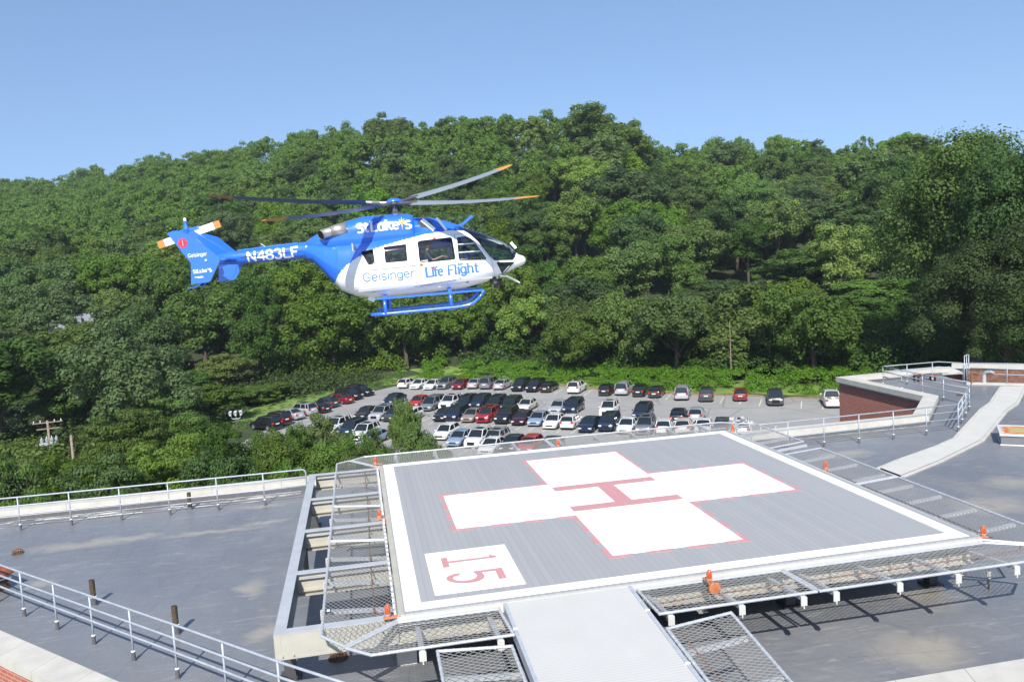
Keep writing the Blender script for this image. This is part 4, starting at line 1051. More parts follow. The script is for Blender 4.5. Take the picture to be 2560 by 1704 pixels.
tag(MB().tube([p1, p1.lerp(p2, .5)-Vector((0,0,.35)), p2], .02, 4).build('overhead_cable', M['black']), 'slack black cable between the two utility poles', 'cable')
p1, p2 = gp(-60, 1064, -7.9), gp(118, 1050, -7.9)
tag(MB().tube([p1, p1.lerp(p2, .5)-Vector((0,0,.5)), p2, p2.lerp(gp(330, 1012, -7.9), .5)-Vector((0,0,.5)), gp(330, 1012, -7.9)], .018, 4).build('overhead_cable', M['black']), 'thin power line crossing over the transformer pole', 'cable')
d_ = ray(190, 812); P = CPOS+d_*150; hz = P.z-3.4
hs = empty('house', (P.x, P.y, hz), label='grey roofed house half hidden by trees at the left', cat='house'); hs.rotation_euler = (0, 0, R_(12))
MB().box(-5, 5, -4, 4, 0, 2.9).build('wall', M['siding'], hs)
mb = MB(); 
for s in (1, -1): mb.poly([(-5.4, 4.5*s, 2.7), (5.4, 4.5*s, 2.7), (5.4, 0, 5.4), (-5.4, 0, 5.4)])
mb.build('roof', M['mudroof'], hs)
mb = MB()
for x in (-5.0, 5.0): mb.poly([(x, -4, 2.9), (x, 4, 2.9), (x, 0, 5.1)])
mb.build('gable', M['siding'], hs)
w_ = MB().box(-3.5, -2.2, -4.06, -4.0, 1.0, 2.2).build('window', M['carglass'], hs); MB().box(-3.6, -2.1, -4.05, -4.01, .9, 2.3).build('frame', M['white'], w_)
dm = MB().box(-1.2, 1.2, -3.2, -1.6, 3.4, 5.0).build('dormer', M['siding'], hs); MB().box(-.5, .5, -3.26, -3.2, 3.8, 4.7).build('window', M['carglass'], dm)
P = gp(1885, 880, -13); th = ray(1885, 1000)
q_ = CPOS+ray(1829, 960)*118; zz = ground_z(q_.x, q_.y)
root = empty('bare_pole', (q_.x, q_.y, zz), label='thin bare pole standing in the hedge behind the far row of cars', cat='pole')
MB().lathe((0,0,0), [(.07, 0), (.045, 9.0)], 8).build('shaft', M['wood'], root); MB().lathe((0,0,9.0), [(.05, 0), (.05, .05)], 8).build('cap', M['galv'], root)
# ------------------------------------------------------------------ trees
npr = np.random.RandomState(11)
def quads_mesh(name, C, N, S, mats, asp=1.0):
    """leaf-sized quads: centres C, normals N, half sizes S"""
    n = len(C); N = N/np.linalg.norm(N, axis=1)[:, None]
    t = npr.normal(size=(n, 3)); t -= N*(t*N).sum(1)[:, None]; t /= np.linalg.norm(t, axis=1)[:, None]
    b = np.cross(N, t); S = S[:, None]
    fold = N*S*.35
    V = np.stack([C-t*S*asp, C-b*S-fold*0, C+t*S*asp, C+b*S-fold], 1).reshape(-1, 3)
    me = bpy.data.meshes.new(name); me.vertices.add(4*n); me.vertices.foreach_set('co', V.astype('f').ravel())
    me.loops.add(4*n); me.loops.foreach_set('vertex_index', np.arange(4*n, dtype='i'))
    me.polygons.add(n); me.polygons.foreach_set('loop_start', np.arange(0, 4*n, 4, dtype='i'))
    me.update(calc_edges=True); me.materials.append(mats); return me
def crown_points(kind, R, HC, nclump, nleaf, leaf, seed):
    """R crown radius, HC crown height; centre at 0,0,0"""
    rs = np.random.RandomState(seed); C = []; N = []; S = []; cl = []
    # a few big limbs make the outline uneven: each carries its own sub-crown
    nb = rs.randint(4, 7); limbs = []
    for k in range(nb):
        a = 2*math.pi*(k+rs.rand()*.7)/nb; e = rs.uniform(-.15, .65); q = rs.uniform(.34, .60)
        limbs.append((np.array([math.cos(a)*q*R, math.sin(a)*q*R, e*HC*.5]), rs.uniform(.42, .60)))
    limbs.append((np.array([rs.uniform(-.15, .15)*R, rs.uniform(-.15, .15)*R, HC*.24]), .56))
    for k in range(nclump):
        L, q = limbs[rs.randint(len(limbs))]
        d = rs.normal(size=3); d[2] = d[2]*.8+.25; d /= np.linalg.norm(d)
        rr = rs.uniform(.55, 1.0)
        p = L+d*np.array([R*q, R*q, HC*.5*q*1.05])*rr
        cr = R*rs.uniform(.11, .24)
        if kind == 'locust': cr *= 1.05
        cl.append((p, cr, L))
    for p, cr, L in cl:
        m = max(20, int(nleaf*(cr/(R*.19))**2)); d = rs.normal(size=(m, 3)); d[:, 2] = d[:, 2]*.75+.25
        d /= np.linalg.norm(d, axis=1)[:, None]
        out = p/np.maximum(1e-6, np.linalg.norm(p)); keep = (d@out) > -.55; d = d[keep]; m = len(d)
        flat = .45 if kind == 'locust' else .95
        lump = 1+.22*np.sin(d[:, 0]*5+p[0])*np.sin(d[:, 1]*5+p[1])
        pos = p+d*np.array([cr, cr, cr*flat])*(rs.uniform(.62, 1.10, m)*lump)[:, None]
        nrm = d*1.0+rs.normal(size=(m, 3))*.32+np.array([0, 0, .22])
        C.append(pos); N.append(nrm); S.append(leaf*rs.uniform(.55, 1.35, m)*.62)
    return np.concatenate(C), np.concatenate(N), np.concatenate(S), cl
def trunk_mesh(H, base, cl, seed, name, R):
    """trunk from 0 to crown, limbs to some clumps; crown centre at height base"""
    rs = random.Random(seed); mb = MB(); lean = (rs.uniform(-.4, .4), rs.uniform(-.4, .4))
    mb.tube([(0,0,-1.5), (lean[0]*.2, lean[1]*.2, base*.35), (lean[0]*.7, lean[1]*.7, base*.8), (lean[0], lean[1], base+H*.15)], .3, 7, rs=[.42*R/6, .33*R/6, .24*R/6, .09*R/6])
    for p, cr, L in rs.sample(cl, min(9, len(cl))):
        a = Vector((lean[0]*.5, lean[1]*.5, base*rs.uniform(.5, .9))); e = Vector((p[0], p[1], p[2]+base))
        mid = a.lerp(e, .5)+Vector((0, 0, -R*.08)); mb.tube([a, mid, e], .08, 5, rs=[.13*R/6, .08*R/6, .03*R/6], caps=False)
    me_o = mb.build(name, M['bark'], smooth=True); me = me_o.data; bpy.data.objects.remove(me_o); return me
# prototypes: (crown mesh, trunk mesh, crown radius, total height)
PR = {}
def make_protos(tier, n, R, H, nclump, nleaf, leaf, kind='broad'):
    L = []
    for k in range(n):
        HC = H*(.96 if tier in ('edge', 'locust', 'near') else .88); base = H-HC*.5-R*.06
        C, N, S, cl = crown_points(kind, R, HC, nclump, nleaf, leaf, 100+k*17+len(PR)*7)
        # scale so that the outline really reaches R and H
        rr = np.percentile(np.hypot(C[:, 0], C[:, 1]), 98); C[:, :2] *= R/rr; zt = np.percentile(C[:, 2], 99.7); C[:, 2] += HC*.5-zt
        C[:, 2] += base
        L.append((C, N, S, trunk_mesh(H, base, cl, k, 'trunk', R)))
    PR[tier] = (L, R, H)
make_protos('far', 7, 6.2, 17, 95, 125, .38)
make_protos('mid', 8, 6.2, 17, 130, 240, .28)
make_protos('edge', 5, 6.4, 13.5, 135, 240, .28)
make_protos('near', 4, 5.2, 13, 110, 300, .19)
make_protos('big', 2, 8.6, 24, 220, 420, .19)
make_protos('locust', 3, 5.4, 13, 120, 280, .165, 'locust')
CM = {}
def crown_mesh(tier, k, leaf):
    key = (tier, k, leaf)
    if key not in CM:
        C, N, S, tm = PR[tier][0][k]; me = quads_mesh('crown', C, N, S, LEAF[leaf]); CM[key] = me
    return CM[key]
LN_ = dict(leaf_mid=('mid green', 'broadleaf'), leaf_dark=('dark green', 'broadleaf'), leaf_yellow=('yellow green', 'broadleaf'), leaf_blue=('greyish green', 'broadleaf'),
          leaf_bright=('bright green', 'broadleaf'), leaf_reddish=('reddish tinged', 'young'))
ntree = 0; TREES = []
def add_tree(x, y, z, tier, k, leaf, sr, sh, rot, zone):
    global ntree
    L, R, H = PR[tier]; k %= len(L)
    root = empty('broadleaf_tree', (x, y, z), rot); root.scale = (sr, sr, sh)
    c = bpy.data.objects.new('crown', crown_mesh(tier, k, leaf)); COL.objects.link(c); c.parent = root
    t = bpy.data.objects.new('trunk', L[k][3]); COL.objects.link(t); t.parent = root
    if not t.data.materials: t.data.materials.append(M['bark'])
    TREES.append((root, x, y, z, H*sh, leaf, tier)); ntree += 1
    return root
taken = []                                       # (x, y, r)
# trees that can be told apart in the photograph: crown top (px, py), crown width in px, distance, tier, leaf, zone
FEAT = [(25,1000,190,122,'mid','leaf_dark',0),(110,960,200,128,'edge','leaf_mid',0),(215,975,190,124,'edge','leaf_dark',0),(330,960,200,112,'edge','leaf_mid',0),(-60,1060,150,110,'edge','leaf_dark',0),(520,960,200,112,'edge','leaf_mid',0),(420,930,190,122,'edge','leaf_dark',0),(640,960,150,128,'edge','leaf_mid',0),(-50,1140,250,47,'near','leaf_dark',0),(170,1122,240,50,'locust','leaf_mid',0),(300,1012,230,64,'locust','leaf_mid',0),(430,990,240,72,'locust','leaf_mid',0),
 (250,1135,260,46,'locust','leaf_dark',0),(400,1085,270,52,'locust','leaf_mid',0),(495,1062,200,60,'near','leaf_dark',0),(620,1078,180,64,'near','leaf_dark',0),(570,1120,230,50,'near','leaf_dark',0),(40,1138,250,42,'locust','leaf_mid',0),
 (690,1092,200,58,'near','leaf_mid',0),(780,1034,180,64,'near','leaf_reddish',0),(715,1062,120,62,'near','leaf_mid',0),(860,1082,110,58,'near','leaf_mid',0),(820,1098,190,54,'near','leaf_bright',0),(730,1140,200,46,'near','leaf_bright',0),(905,1120,170,50,'near','leaf_mid',0),
 (936,1066,105,62,'near','leaf_mid',0),(1008,992,92,66,'near','leaf_reddish',0),(1050,1050,150,60,'near','leaf_mid',0),(1085,1095,140,52,'near','leaf_mid',0),(985,1128,180,47,'near','leaf_bright',0),(1160,1150,130,46,'near','leaf_mid',0),
 (200,905,230,105,'mid','leaf_dark',0),(560,880,150,135,'mid','leaf_yellow',0),(120,700,220,150,'mid','leaf_blue',0),(330,900,200,120,'mid','leaf_dark',0),
 (2440,326,470,98,'big','leaf_mid',0),(2600,332,420,88,'big','leaf_dark',0),(2450,500,280,112,'big','leaf_dark',0),(2520,560,420,84,'big','leaf_dark',0),(2470,690,280,104,'big','leaf_dark',0),(2600,700,330,80,'big','leaf_dark',0),
 (1772,578,150,185,'mid','leaf_yellow',0),(1915,503,200,205,'mid','leaf_yellow',0),(1868,452,125,220,'mid','leaf_bright',0),(2120,505,240,178,'mid','leaf_dark',0),(2275,545,170,165,'mid','leaf_yellow',0),
 (2210,690,230,142,'mid','leaf_bright',0),(2320,690,210,136,'mid','leaf_bright',0),(2120,730,220,138,'mid','leaf_bright',0),(1480,640,210,178,'mid','leaf_bright',0),(1990,620,240,160,'mid','leaf_dark',0),(1790,700,260,155,'mid','leaf_dark',0),
 (550,690,120,215,'mid','leaf_yellow',0),(2250,350,230,260,'mid','leaf_mid',0),(960,285,150,300,'mid','leaf_mid',0),(1470,262,200,272,'mid','leaf_mid',0),(1560,300,150,275,'mid','leaf_mid',0),(1390,500,170,215,'mid','leaf_mid',0),(1560,420,230,215,'mid','leaf_blue',0),
 (2020,640,210,165,'mid','leaf_mid',0),(1940,700,190,160,'mid','leaf_dark',0),(740,1056,150,61,'near','leaf_mid',0),(890,1080,130,58,'near','leaf_bright',0),(2090,800,190,126,'mid','leaf_bright',0),(2200,860,200,118,'mid','leaf_dark',0),(1880,860,160,135,'mid','leaf_mid',0),(1600,800,220,148,'mid','leaf_bright',0)]
for i, (px, py, wpx, dist, tier, leaf, zone) in enumerate(FEAT):
    d = ray(px, py); P = CPOS+d*dist; r = wpx/2*dist/FPX
    # crown top P; the trunk stands below it
    gz = ground_z(P.x, P.y); Rr, Hh = PR[tier][1], PR[tier][2]
    H = max(P.z-gz, 3.0); sh = H/Hh; sr = r/Rr
    add_tree(P.x, P.y, gz, tier, i, leaf, sr, sh, npr.rand()*6.28, None if py < 850 else 'bank between roof and parking lot')
    taken.append((P.x, P.y, r))
def free(x, y, r):
    for a, b, c in taken:
        if (a-x)**2+(b-y)**2 < ((c+r)*.62)**2: return False
    return True
cand = []
d = 60.0
while d < 640:
    sp = 9.6 if d < 330 else 10.5
    a = R_(YAW*0)+math.radians(-26); amax = math.radians(48)
    while a < amax:
        aj = a+npr.uniform(-.35, .35)*sp/d; dj = d+npr.uniform(-.4, .4)*sp
        x, y = CPOS.x+math.sin(aj)*dj, CPOS.y+math.cos(aj)*dj; a += sp/d*1.12
        rg, rz = ridge(aj)
        if dj > rg+14: continue
        if x > 36 and y < 34: continue
        e = seg_dist(x, y, LOT)
        if inside(x, y, LOT) or e < 7.5: continue
        if y < 45 and x > -24: continue
        if x > 20 and y < 40: continue
        px, py, k = pix((x, y, ground_z(x, y)+10))
        if px < -160 or px > 2720: continue
        r = npr.uniform(5.2, 9.2)
        if dj < 95 and px > 1000: continue
        if dj < 114 and (-200 < px < 270 or 520 < px < 650): continue
        if not free(x, y, r): continue
        if -16 < x < 85 and y < 75 and x > -16 and dj < 80: continue
        cand.append((x, y, dj, r, px)); taken.append((x, y, r*.55))
    d += sp*.92
cand.sort(key=lambda c: -(c[3]/c[2]))
vis = [c for c in cand if -60 < c[4] < 2620]
NI = 300-ntree
indiv, rest = vis[:NI], vis[NI:]+[c for c in cand if not (-60 < c[4] < 2620)]
leafs = ['leaf_mid']*9+['leaf_dark']*6+['leaf_blue']*3+['leaf_bright']*2+['leaf_yellow']
for i, (x, y, dj, r, px) in enumerate(indiv):
    tier = 'mid' if dj < 250 else 'far'; z = ground_z(x, y); ed = seg_dist(x, y, LOT)
    if ed < 24: tier = 'edge'
    if dj < 112: tier = 'near'
    leaf = leafs[npr.randint(len(leafs))]
    if px > 2150 and leaf in ('leaf_yellow',): leaf = 'leaf_dark'
    sh = npr.uniform(.80, 1.18)*(1.0 if dj > 170 else .92)*(1.15 if tier == 'edge' else 1)
    add_tree(x, y, z-.5, tier, npr.randint(99), leaf, r/PR[tier][1], sh*(1.2 if tier == 'near' else 1), npr.rand()*6.28, None)
# the rest of the wood, beyond what can be told apart
CC_, NN_, SS_ = [], [], []
tb = MB()
for (x, y, dj, r, px) in rest:
    C, N, S, tm = PR['far'][0][npr.randint(7)]
    sel = npr.rand(len(C)) < .6; C, N, S = C[sel], N[sel], S[sel]*1.15
    a = npr.rand()*6.28; ca, sa = math.cos(a), math.sin(a); sc = r/6.2; sh = npr.uniform(.85, 1.15)
    Rm = np.array([[ca, -sa, 0], [sa, ca, 0], [0, 0, 1]]); P = (C*np.array([sc, sc, sh]))@Rm.T+np.array([x, y, ground_z(x, y)-.5])
    CC_.append(P); NN_.append(N@Rm.T); SS_.append(S)
if CC_:
    me = quads_mesh('woodland', np.concatenate(CC_), np.concatenate(NN_), np.concatenate(SS_), LEAF['leaf_mid'])
    o = bpy.data.objects.new('woodland', me); COL.objects.link(o); tag(o, 'distant part of the wood on the long ridge, one mass of treetops', 'wood', kind='stuff')
COLS = ['at the left edge', 'over the transformer pole', 'by the grey house', 'left of the tail rotor', 'behind the tail fins', 'behind the tail boom', 'right of the tail fins', 'left of the cowling',
 'above the left verge', 'behind the rear cabin', 'behind the rotor hub', 'behind the side windows', 'behind the nose', 'right of the nose', 'above the white car', 'above the far cars', 'above the black cars',
 'above the silver minivan', 'above the bare pole', 'above the maroon car', 'above the dark pickup', 'above the brick notch', 'above the far wing', 'above the ladder handrails', 'above the walkway', 'at the right edge']
BANDS = ['skyline', 'upper slope', 'middle slope', 'lower slope', 'hill foot', 'lot edge']
CN = dict(leaf_mid='green', leaf_dark='dark green', leaf_yellow='yellow green', leaf_blue='greyish green', leaf_bright='bright green', leaf_reddish='reddish tinged')
ONE = ['first', 'second', 'third', 'fourth', 'fifth', 'sixth', 'seventh', 'eighth', 'ninth', 'tenth', 'eleventh', 'twelfth']
cells = {}
for t in TREES:
    root, x, y, z, h, leaf, tier = t
    px, py, _ = pix((x, y, z+h*.85)); c = COLS[max(0, min(25, int(px//100)))]; sk = lerp_tab(math.atan2(x-CPOS.x, y-CPOS.y), 1)
    f = (py-sk)/(900-sk); bd = 'bank' if math.hypot(x-CPOS.x, y-CPOS.y) < 76 and px < 1300 else BANDS[0 if f < .07 else 1 if f < .2 else 2 if f < .36 else 3 if f < .55 else 4 if f < .78 else 5]
    k = (CN[leaf]+(' feathery' if tier == 'locust' else ''), bd, c); cells.setdefault(k, []).append((px, root))
for (cn, bd, c), L in cells.items():
    L.sort(key=lambda q: q[0])
    for i, (px, root) in enumerate(L):
        lab = f'{cn} tree on the {bd} {c}' if bd != 'skyline' else f'{cn} tree breaking the skyline {c}'
        if len(L) == 2: lab += (', left of two', ', right of two')[i]
        elif len(L) > 2: lab += f', {ONE[i]} from left'
        tag(root, lab, 'tree', 'broadleaf trees of the wood')
print('TREES individual', ntree, 'rest', len(rest))
# undergrowth along the lot: vines and weeds
def leafy_band(name, label, cat, pts_fn, n, leaf, size, rad, per, seed):
    rs = np.random.RandomState(seed); C, N, S = [], [], []
    for _ in range(n):
        x, y, z, q = pts_fn(rs); m = per; d_ = rs.normal(size=(m, 3)); d_[:, 2] = np.abs(d_[:, 2]); d_ /= np.linalg.norm(d_, axis=1)[:, None]
        R = rad*rs.uniform(.6, 1.3)*q
        C.append(np.array([x, y, z])+d_*np.array([R, R, R*.8])*rs.uniform(.6, 1.1, m)[:, None]); N.append(d_+rs.normal(size=(m, 3))*.5+np.array([0, 0, .4])); S.append(size*rs.uniform(.5, 1.3, m)*.6)
    me = quads_mesh(name, np.concatenate(C), np.concatenate(N), np.concatenate(S), LEAF[leaf]); o = bpy.data.objects.new(name, me); COL.objects.link(o)
    return tag(o, label, cat, kind='stuff')
FAR = [Vector(p) for p in [(9, 124.6), (12.5, 123.8), (24.7, 114.8), (34.1, 101.6), (42.5, 91.8), (51.1, 85), (57.6, 78.6), (72, 64.6), (84, 48)]]
def pt_far(rs, lo=1.6, hi=9.5):
    i = rs.randint(len(FAR)-1); 
    L = [(FAR[k+1]-FAR[k]).length for k in range(len(FAR)-1)]; i = rs.choice(len(L), p=np.array(L)/sum(L))
    t = rs.rand(); p = FAR[i].lerp(FAR[i+1], t); d = (FAR[i+1]-FAR[i]).normalized(); n_ = Vector((-d.y, d.x)); o_ = lo+(hi-lo)*rs.rand()**1.2
    x, y = p.x+n_.x*o_, p.y+n_.y*o_; return x, y, ground_z(x, y)-.1+min(1.6, (o_-lo)*.32), 1.0
leafy_band('undergrowth', 'bright green vines and weeds along the far edge of the parking lot', 'undergrowth', pt_far, 620, 'leaf_bright', .17, .95, 170, 5)
LEFT = [Vector(p) for p in [(-17.5, 84), (-15.6, 91), (-12.9, 99), (-9.2, 112.5), (-5.0, 124), (-1.0, 121), (2.2, 121.5), (4.8, 124), (9, 125)]]
def pt_left(rs):
    i = rs.randint(len(LEFT)-1); t = rs.rand(); p = LEFT[i].lerp(LEFT[i+1], t); d = (LEFT[i+1]-LEFT[i]).normalized(); n_ = Vector((-d.y, d.x)); o_ = .4+rs.rand()*9
    x, y = p.x+n_.x*o_, p.y+n_.y*o_; return x, y, ground_z(x, y)-.15, .75+.05*o_
leafy_band('weeds', 'pale green grass and weeds on the verge left of the parking lot', 'weeds', pt_left, 420, 'leaf_bright', .13, .6, 150, 6)
def pt_bank(rs):
    x = rs.uniform(-34, 26); y = rs.uniform(22, 56); 
    return x, y, LOTZ+rs.uniform(0, 1.2), 1.6
leafy_band('undergrowth', 'bushes filling the bank between the roof and the parking lot', 'undergrowth', pt_bank, 420, 'leaf_mid', .24, 1.3, 130, 8)
def pt_edge(rs):
    x, y, z, q = pt_far(rs, 10, 36); return x, y, z+rs.uniform(-.2, 1.6), rs.uniform(1.0, 2.0)
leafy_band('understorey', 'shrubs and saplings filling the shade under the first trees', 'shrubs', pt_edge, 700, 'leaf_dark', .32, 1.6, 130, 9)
def pt_le(rs):
    x, y, z, q = pt_left(rs); o_ = rs.uniform(6, 28); return x-o_, y+rs.uniform(-6, 6)+o_*.15, ground_z(x-o_, y)+rs.uniform(-.2, 1.5), rs.uniform(1.0, 1.9)
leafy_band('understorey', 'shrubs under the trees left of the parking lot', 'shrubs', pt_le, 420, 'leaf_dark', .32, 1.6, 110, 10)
def pt_le2(rs):
    x = rs.uniform(-14, 16); y = rs.uniform(133, 160); return x, y, ground_z(x, y)+rs.uniform(-.2, 1.6), rs.uniform(1.0, 2.0)
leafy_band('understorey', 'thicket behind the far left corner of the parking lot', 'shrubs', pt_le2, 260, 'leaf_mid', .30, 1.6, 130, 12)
def pt_west(rs):
    x = rs.uniform(-78, -19); y = rs.uniform(40, 98); return x, y, ground_z(x, y)+rs.uniform(0, .9), rs.uniform(.9, 1.4)
leafy_band('undergrowth', 'bushes between the trees and poles at the left', 'undergrowth', pt_west, 420, 'leaf_mid', .28, 1.7, 130, 14)
# ------------------------------------------------------------------ the helicopter (own frame: x nose, y port, z up)
hh = Vector((math.sin(R_(96))*math.cos(R_(2.5)), math.cos(R_(96))*math.cos(R_(2.5)), math.sin(R_(2.5))))
hl = Vector((0,0,1)).cross(hh).normalized(); hu = hh.cross(hl); _l = math.cos(R_(.5))*hl+math.sin(R_(.5))*hu; hu = hh.cross(_l); hl = _l
heli = bpy.data.objects.new('helicopter', None); COL.objects.link(heli)
mw = Matrix.Identity(4)
for i in range(3): mw[i][0] = hh[i]; mw[i][1] = hl[i]; mw[i][2] = hu[i]
mw.translation = Vector((.94, 10.21, 6.87)); heli.matrix_world = mw
tag(heli, 'blue and white air ambulance helicopter hovering over the pad with its nose to the right', 'helicopter')
HM = {}
HM['blue'] = mat('helicopter_blue_paint', (.025, .15, .74), .22, 0, .03, 1, coat=.8)
HM['white'] = mat('helicopter_white_paint', (.83, .83, .83), .25, 0, .02, 1, coat=.6)
HM['metal'] = mat('brushed_exhaust_metal', (.48, .455, .41), .36, .7, .12, 5)
HM['hubmetal'] = mat('rotor_hub_metal', (.16, .16, .17), .4, .6, .2, 9)
HM['blade'] = mat('rotor_blade_grey', (.11, .13, .165), .45, 0, .05, 3)
HM['bladepale'] = mat('rotor_blade_light', (.20, .23, .27), .4, 0, .05, 3)  # paler grey, covers the two nose-side blades entirely
HM['tip'] = mat('blade_tip_orange', (.50, .23, .05), .5)
HM['cabin'] = mat('cabin_lining_grey', (.36, .37, .38), .8)
HM['seat'] = mat('seat_fabric', (.03, .035, .05), .9)
HM['red'] = mat('emblem_red', (.70, .03, .03), .5)
HM['gold'] = mat('emblem_gold', (.75, .48, .05), .5)
HM['ltblue'] = mat('lettering_blue', (.06, .22, .60), .4)
HM['wlet'] = mat('lettering_white', (.85, .85, .86), .4)
def glassm():
    m_ = bpy.data.materials.new('cockpit_glass'); m_.use_nodes = True; n = m_.node_tree; n.nodes.remove(n.nodes['Principled BSDF'])
    t = n.nodes.new('ShaderNodeBsdfTransparent'); t.inputs[0].default_value = (.72, .80, .82, 1); g = n.nodes.new('ShaderNodeBsdfGlossy'); g.inputs['Roughness'].default_value = .03; g.inputs[0].default_value = (.9, .95, 1, 1)
    f = n.nodes.new('ShaderNodeFresnel'); f.inputs[0].default_value = 1.55; mx = n.nodes.new('ShaderNodeMixShader')
    n.links.new(f.outputs[0], mx.inputs[0]); n.links.new(t.outputs[0], mx.inputs[1]); n.links.new(g.outputs[0], mx.inputs[2]); n.links.new(mx.outputs[0], n.nodes['Material Output'].inputs[0]); return m_
HM['glass'] = glassm()
BOT = [(-2.80,.16),(-2.62,.08),(-2.45,-.12),(-2.14,-.55),(-1.86,-.88),(-1.42,-1.09),(-.84,-1.20),(-.02,-1.20),(.93,-1.19),(1.88,-1.17),(2.52,-1.06),(3.09,-.88),(3.40,-.76),(3.62,-.67),(3.76,-.60),(3.80,-.53)]
TOP = [(-2.80,.70),(-2.34,.73),(-1.5,.74),(0,.72),(1.4,.74),(1.86,.735),(2.25,.575),(2.60,.42),(2.98,.24),(3.25,.07),(3.42,-.07),(3.50,-.18),(3.62,-.30),(3.74,-.40),(3.80,-.50)]
HWD = [(-2.80,.24),(-2.5,.40),(-2.2,.56),(-1.8,.72),(-1.2,.85),(-.5,.91),(1.6,.91),(2.2,.85),(2.7,.72),(3.1,.53),(3.35,.39),(3.5,.29),(3.66,.225),(3.76,.17),(3.80,.08)]
EXP = [(-2.8, 2.0), (-1.6, 2.5), (0, 2.9), (1.6, 2.8), (2.6, 2.3), (3.8, 2.0)]
PAINT = [(-2.10,-.66),(-1.99,-.60),(-1.82,-.36),(-1.59,-.15),(-1.26,.05),(-.85,.23),(-.41,.34),(.2,.46),(.82,.56),(1.43,.60),(1.8,.60),(2.3,.62),(4,.9)]
def hsec(x, a):
    zb, zt, hw = tab(BOT, x)[0], tab(TOP, x)[0], tab(HWD, x)[0]; e = 2/tab(EXP, x)[0]
    zc = zb+(zt-zb)*(.44 if x < 2.2 else .44-.06*min(1, (x-2.2))); c, s = math.cos(a), math.sin(a)
    y = hw*math.copysign(abs(c)**e, c); v = abs(s)**e
    z = zc+(zt-zc)*v if s > 0 else zc-(zc-zb)*v
    if s > 0: y *= 1-.16*v**1.5                  # tumblehome
    return (x, y, z)
WIN = {'rear_quarter_window': [(-1.08,.22),(-.74,.26),(-.73,-.14),(-.90,-.16)], 'cabin_window': [(-.40,.29),(.24,.31),(.23,-.16),(-.39,-.15)], 'door_window': [(.60,.33),(.64,.37),(1.58,.39),(1.62,.35),(1.65,-.22),(1.60,-.26),(.66,-.24),(.61,-.20)],
 'cockpit_door_window': [(1.78,.36),(2.02,.37),(2.14,.31),(2.27,.18),(2.57,-.33),(2.54,-.36),(1.80,-.30),(1.77,-.24)],
 'windscreen': [(1.72,.60),(1.86,1.2),(3.6,1.2),(3.62,-.16),(3.50,-.36),(3.40,-.45),(2.83,-.41),(2.72,-.30),(2.38,.22),(2.16,.46),(2.0,.57)], 'chin_window': [(2.90,-.50),(3.43,-.54),(3.06,-.87)]}
def in_win(x, z, y):
    for k, P in WIN.items():
        if inside(x, z, P):
            if k == 'windscreen' and abs(y) < .025: return None
            return k
    return None
NX, NA = 300, 176
xs = [-2.80+6.60*(i/(NX-1)) for i in range(NX)]
V = [hsec(x, 2*math.pi*(k+.5)/NA) for x in xs for k in range(NA)]
body = MB(); body.v = V; gl = {k: [] for k in WIN}
for i in range(NX-1):
    for k in range(NA):
        k2 = (k+1) % NA; f = (i*NA+k, i*NA+k2, (i+1)*NA+k2, (i+1)*NA+k)
        c = [sum(V[q][j] for q in f)/4 for j in range(3)]
        w_ = in_win(c[0], c[2], c[1])
        if w_ and w_ not in ('windscreen', 'chin_window') and abs(c[1]) < .5: w_ = None
        if w_: gl[w_].append(f); continue
        body.f.append(f); body.mi.append(1 if c[2] > tab(PAINT, c[0])[0] or c[0] < -2.1 else 0)
body.f.append(tuple(range(NA))); body.mi.append(1)
body.f.append(tuple((NX-1)*NA+k for k in reversed(range(NA)))); body.mi.append(0)
bo = body.build('fuselage', [HM['white'], HM['blue']], heli, smooth=True)
bvh = BVHTree.FromPolygons([Vector(v) for v in V], [f for f in body.f]+[f for L in gl.values() for f in L])
def glass_part(name, faces, side=None):
    sel = [f for f in faces if side is None or sum(V[q][1] for q in f)*side > 0]
    if not sel: return
    idx = {}; mb = MB()
    for f in sel:
        for q in f:
            if q not in idx: idx[q] = len(mb.v); x, y, z = V[q]; mb.v.append((x, y*.996, z))
        mb.f.append(tuple(idx[q] for q in f)); mb.mi.append(0)
    return mb.build(name, HM['glass'], heli, smooth=True)
for k, L in gl.items():
    for s in (-1, 1): glass_part(k, L, s)
def on_body(x, z, s=-1, off=.006, tree=None):
    h_ = (tree or bvh).ray_cast(Vector((x, 3*s, z)), Vector((0, -s, 0)))
    return None if h_[0] is None else h_[0]+Vector((0, s*off, 0))
def seam(P, r, m_, name, s=-1, closed=True, off=.004):
    pts = []; n = len(P)
    for i in range(n if closed else n-1):
        a, b = P[i], P[(i+1) % n]; k = max(2, int(math.hypot(b[0]-a[0], b[1]-a[1])/.07))
        for j in range(k): 
            q = on_body(a[0]+(b[0]-a[0])*j/k, a[1]+(b[1]-a[1])*j/k, s, off)
            if q: pts.append(q)
    q = on_body(*(P[0] if closed else P[-1]), s, off)
    if q: pts.append(q)
    if len(pts) > 2: return MB().tube(pts, r, 5).build(name, m_, heli)
for k in WIN:
    if k in ('windscreen',): continue
    for s in (-1, 1): seam(WIN[k], .014, M['black'], 'window_seal', s)
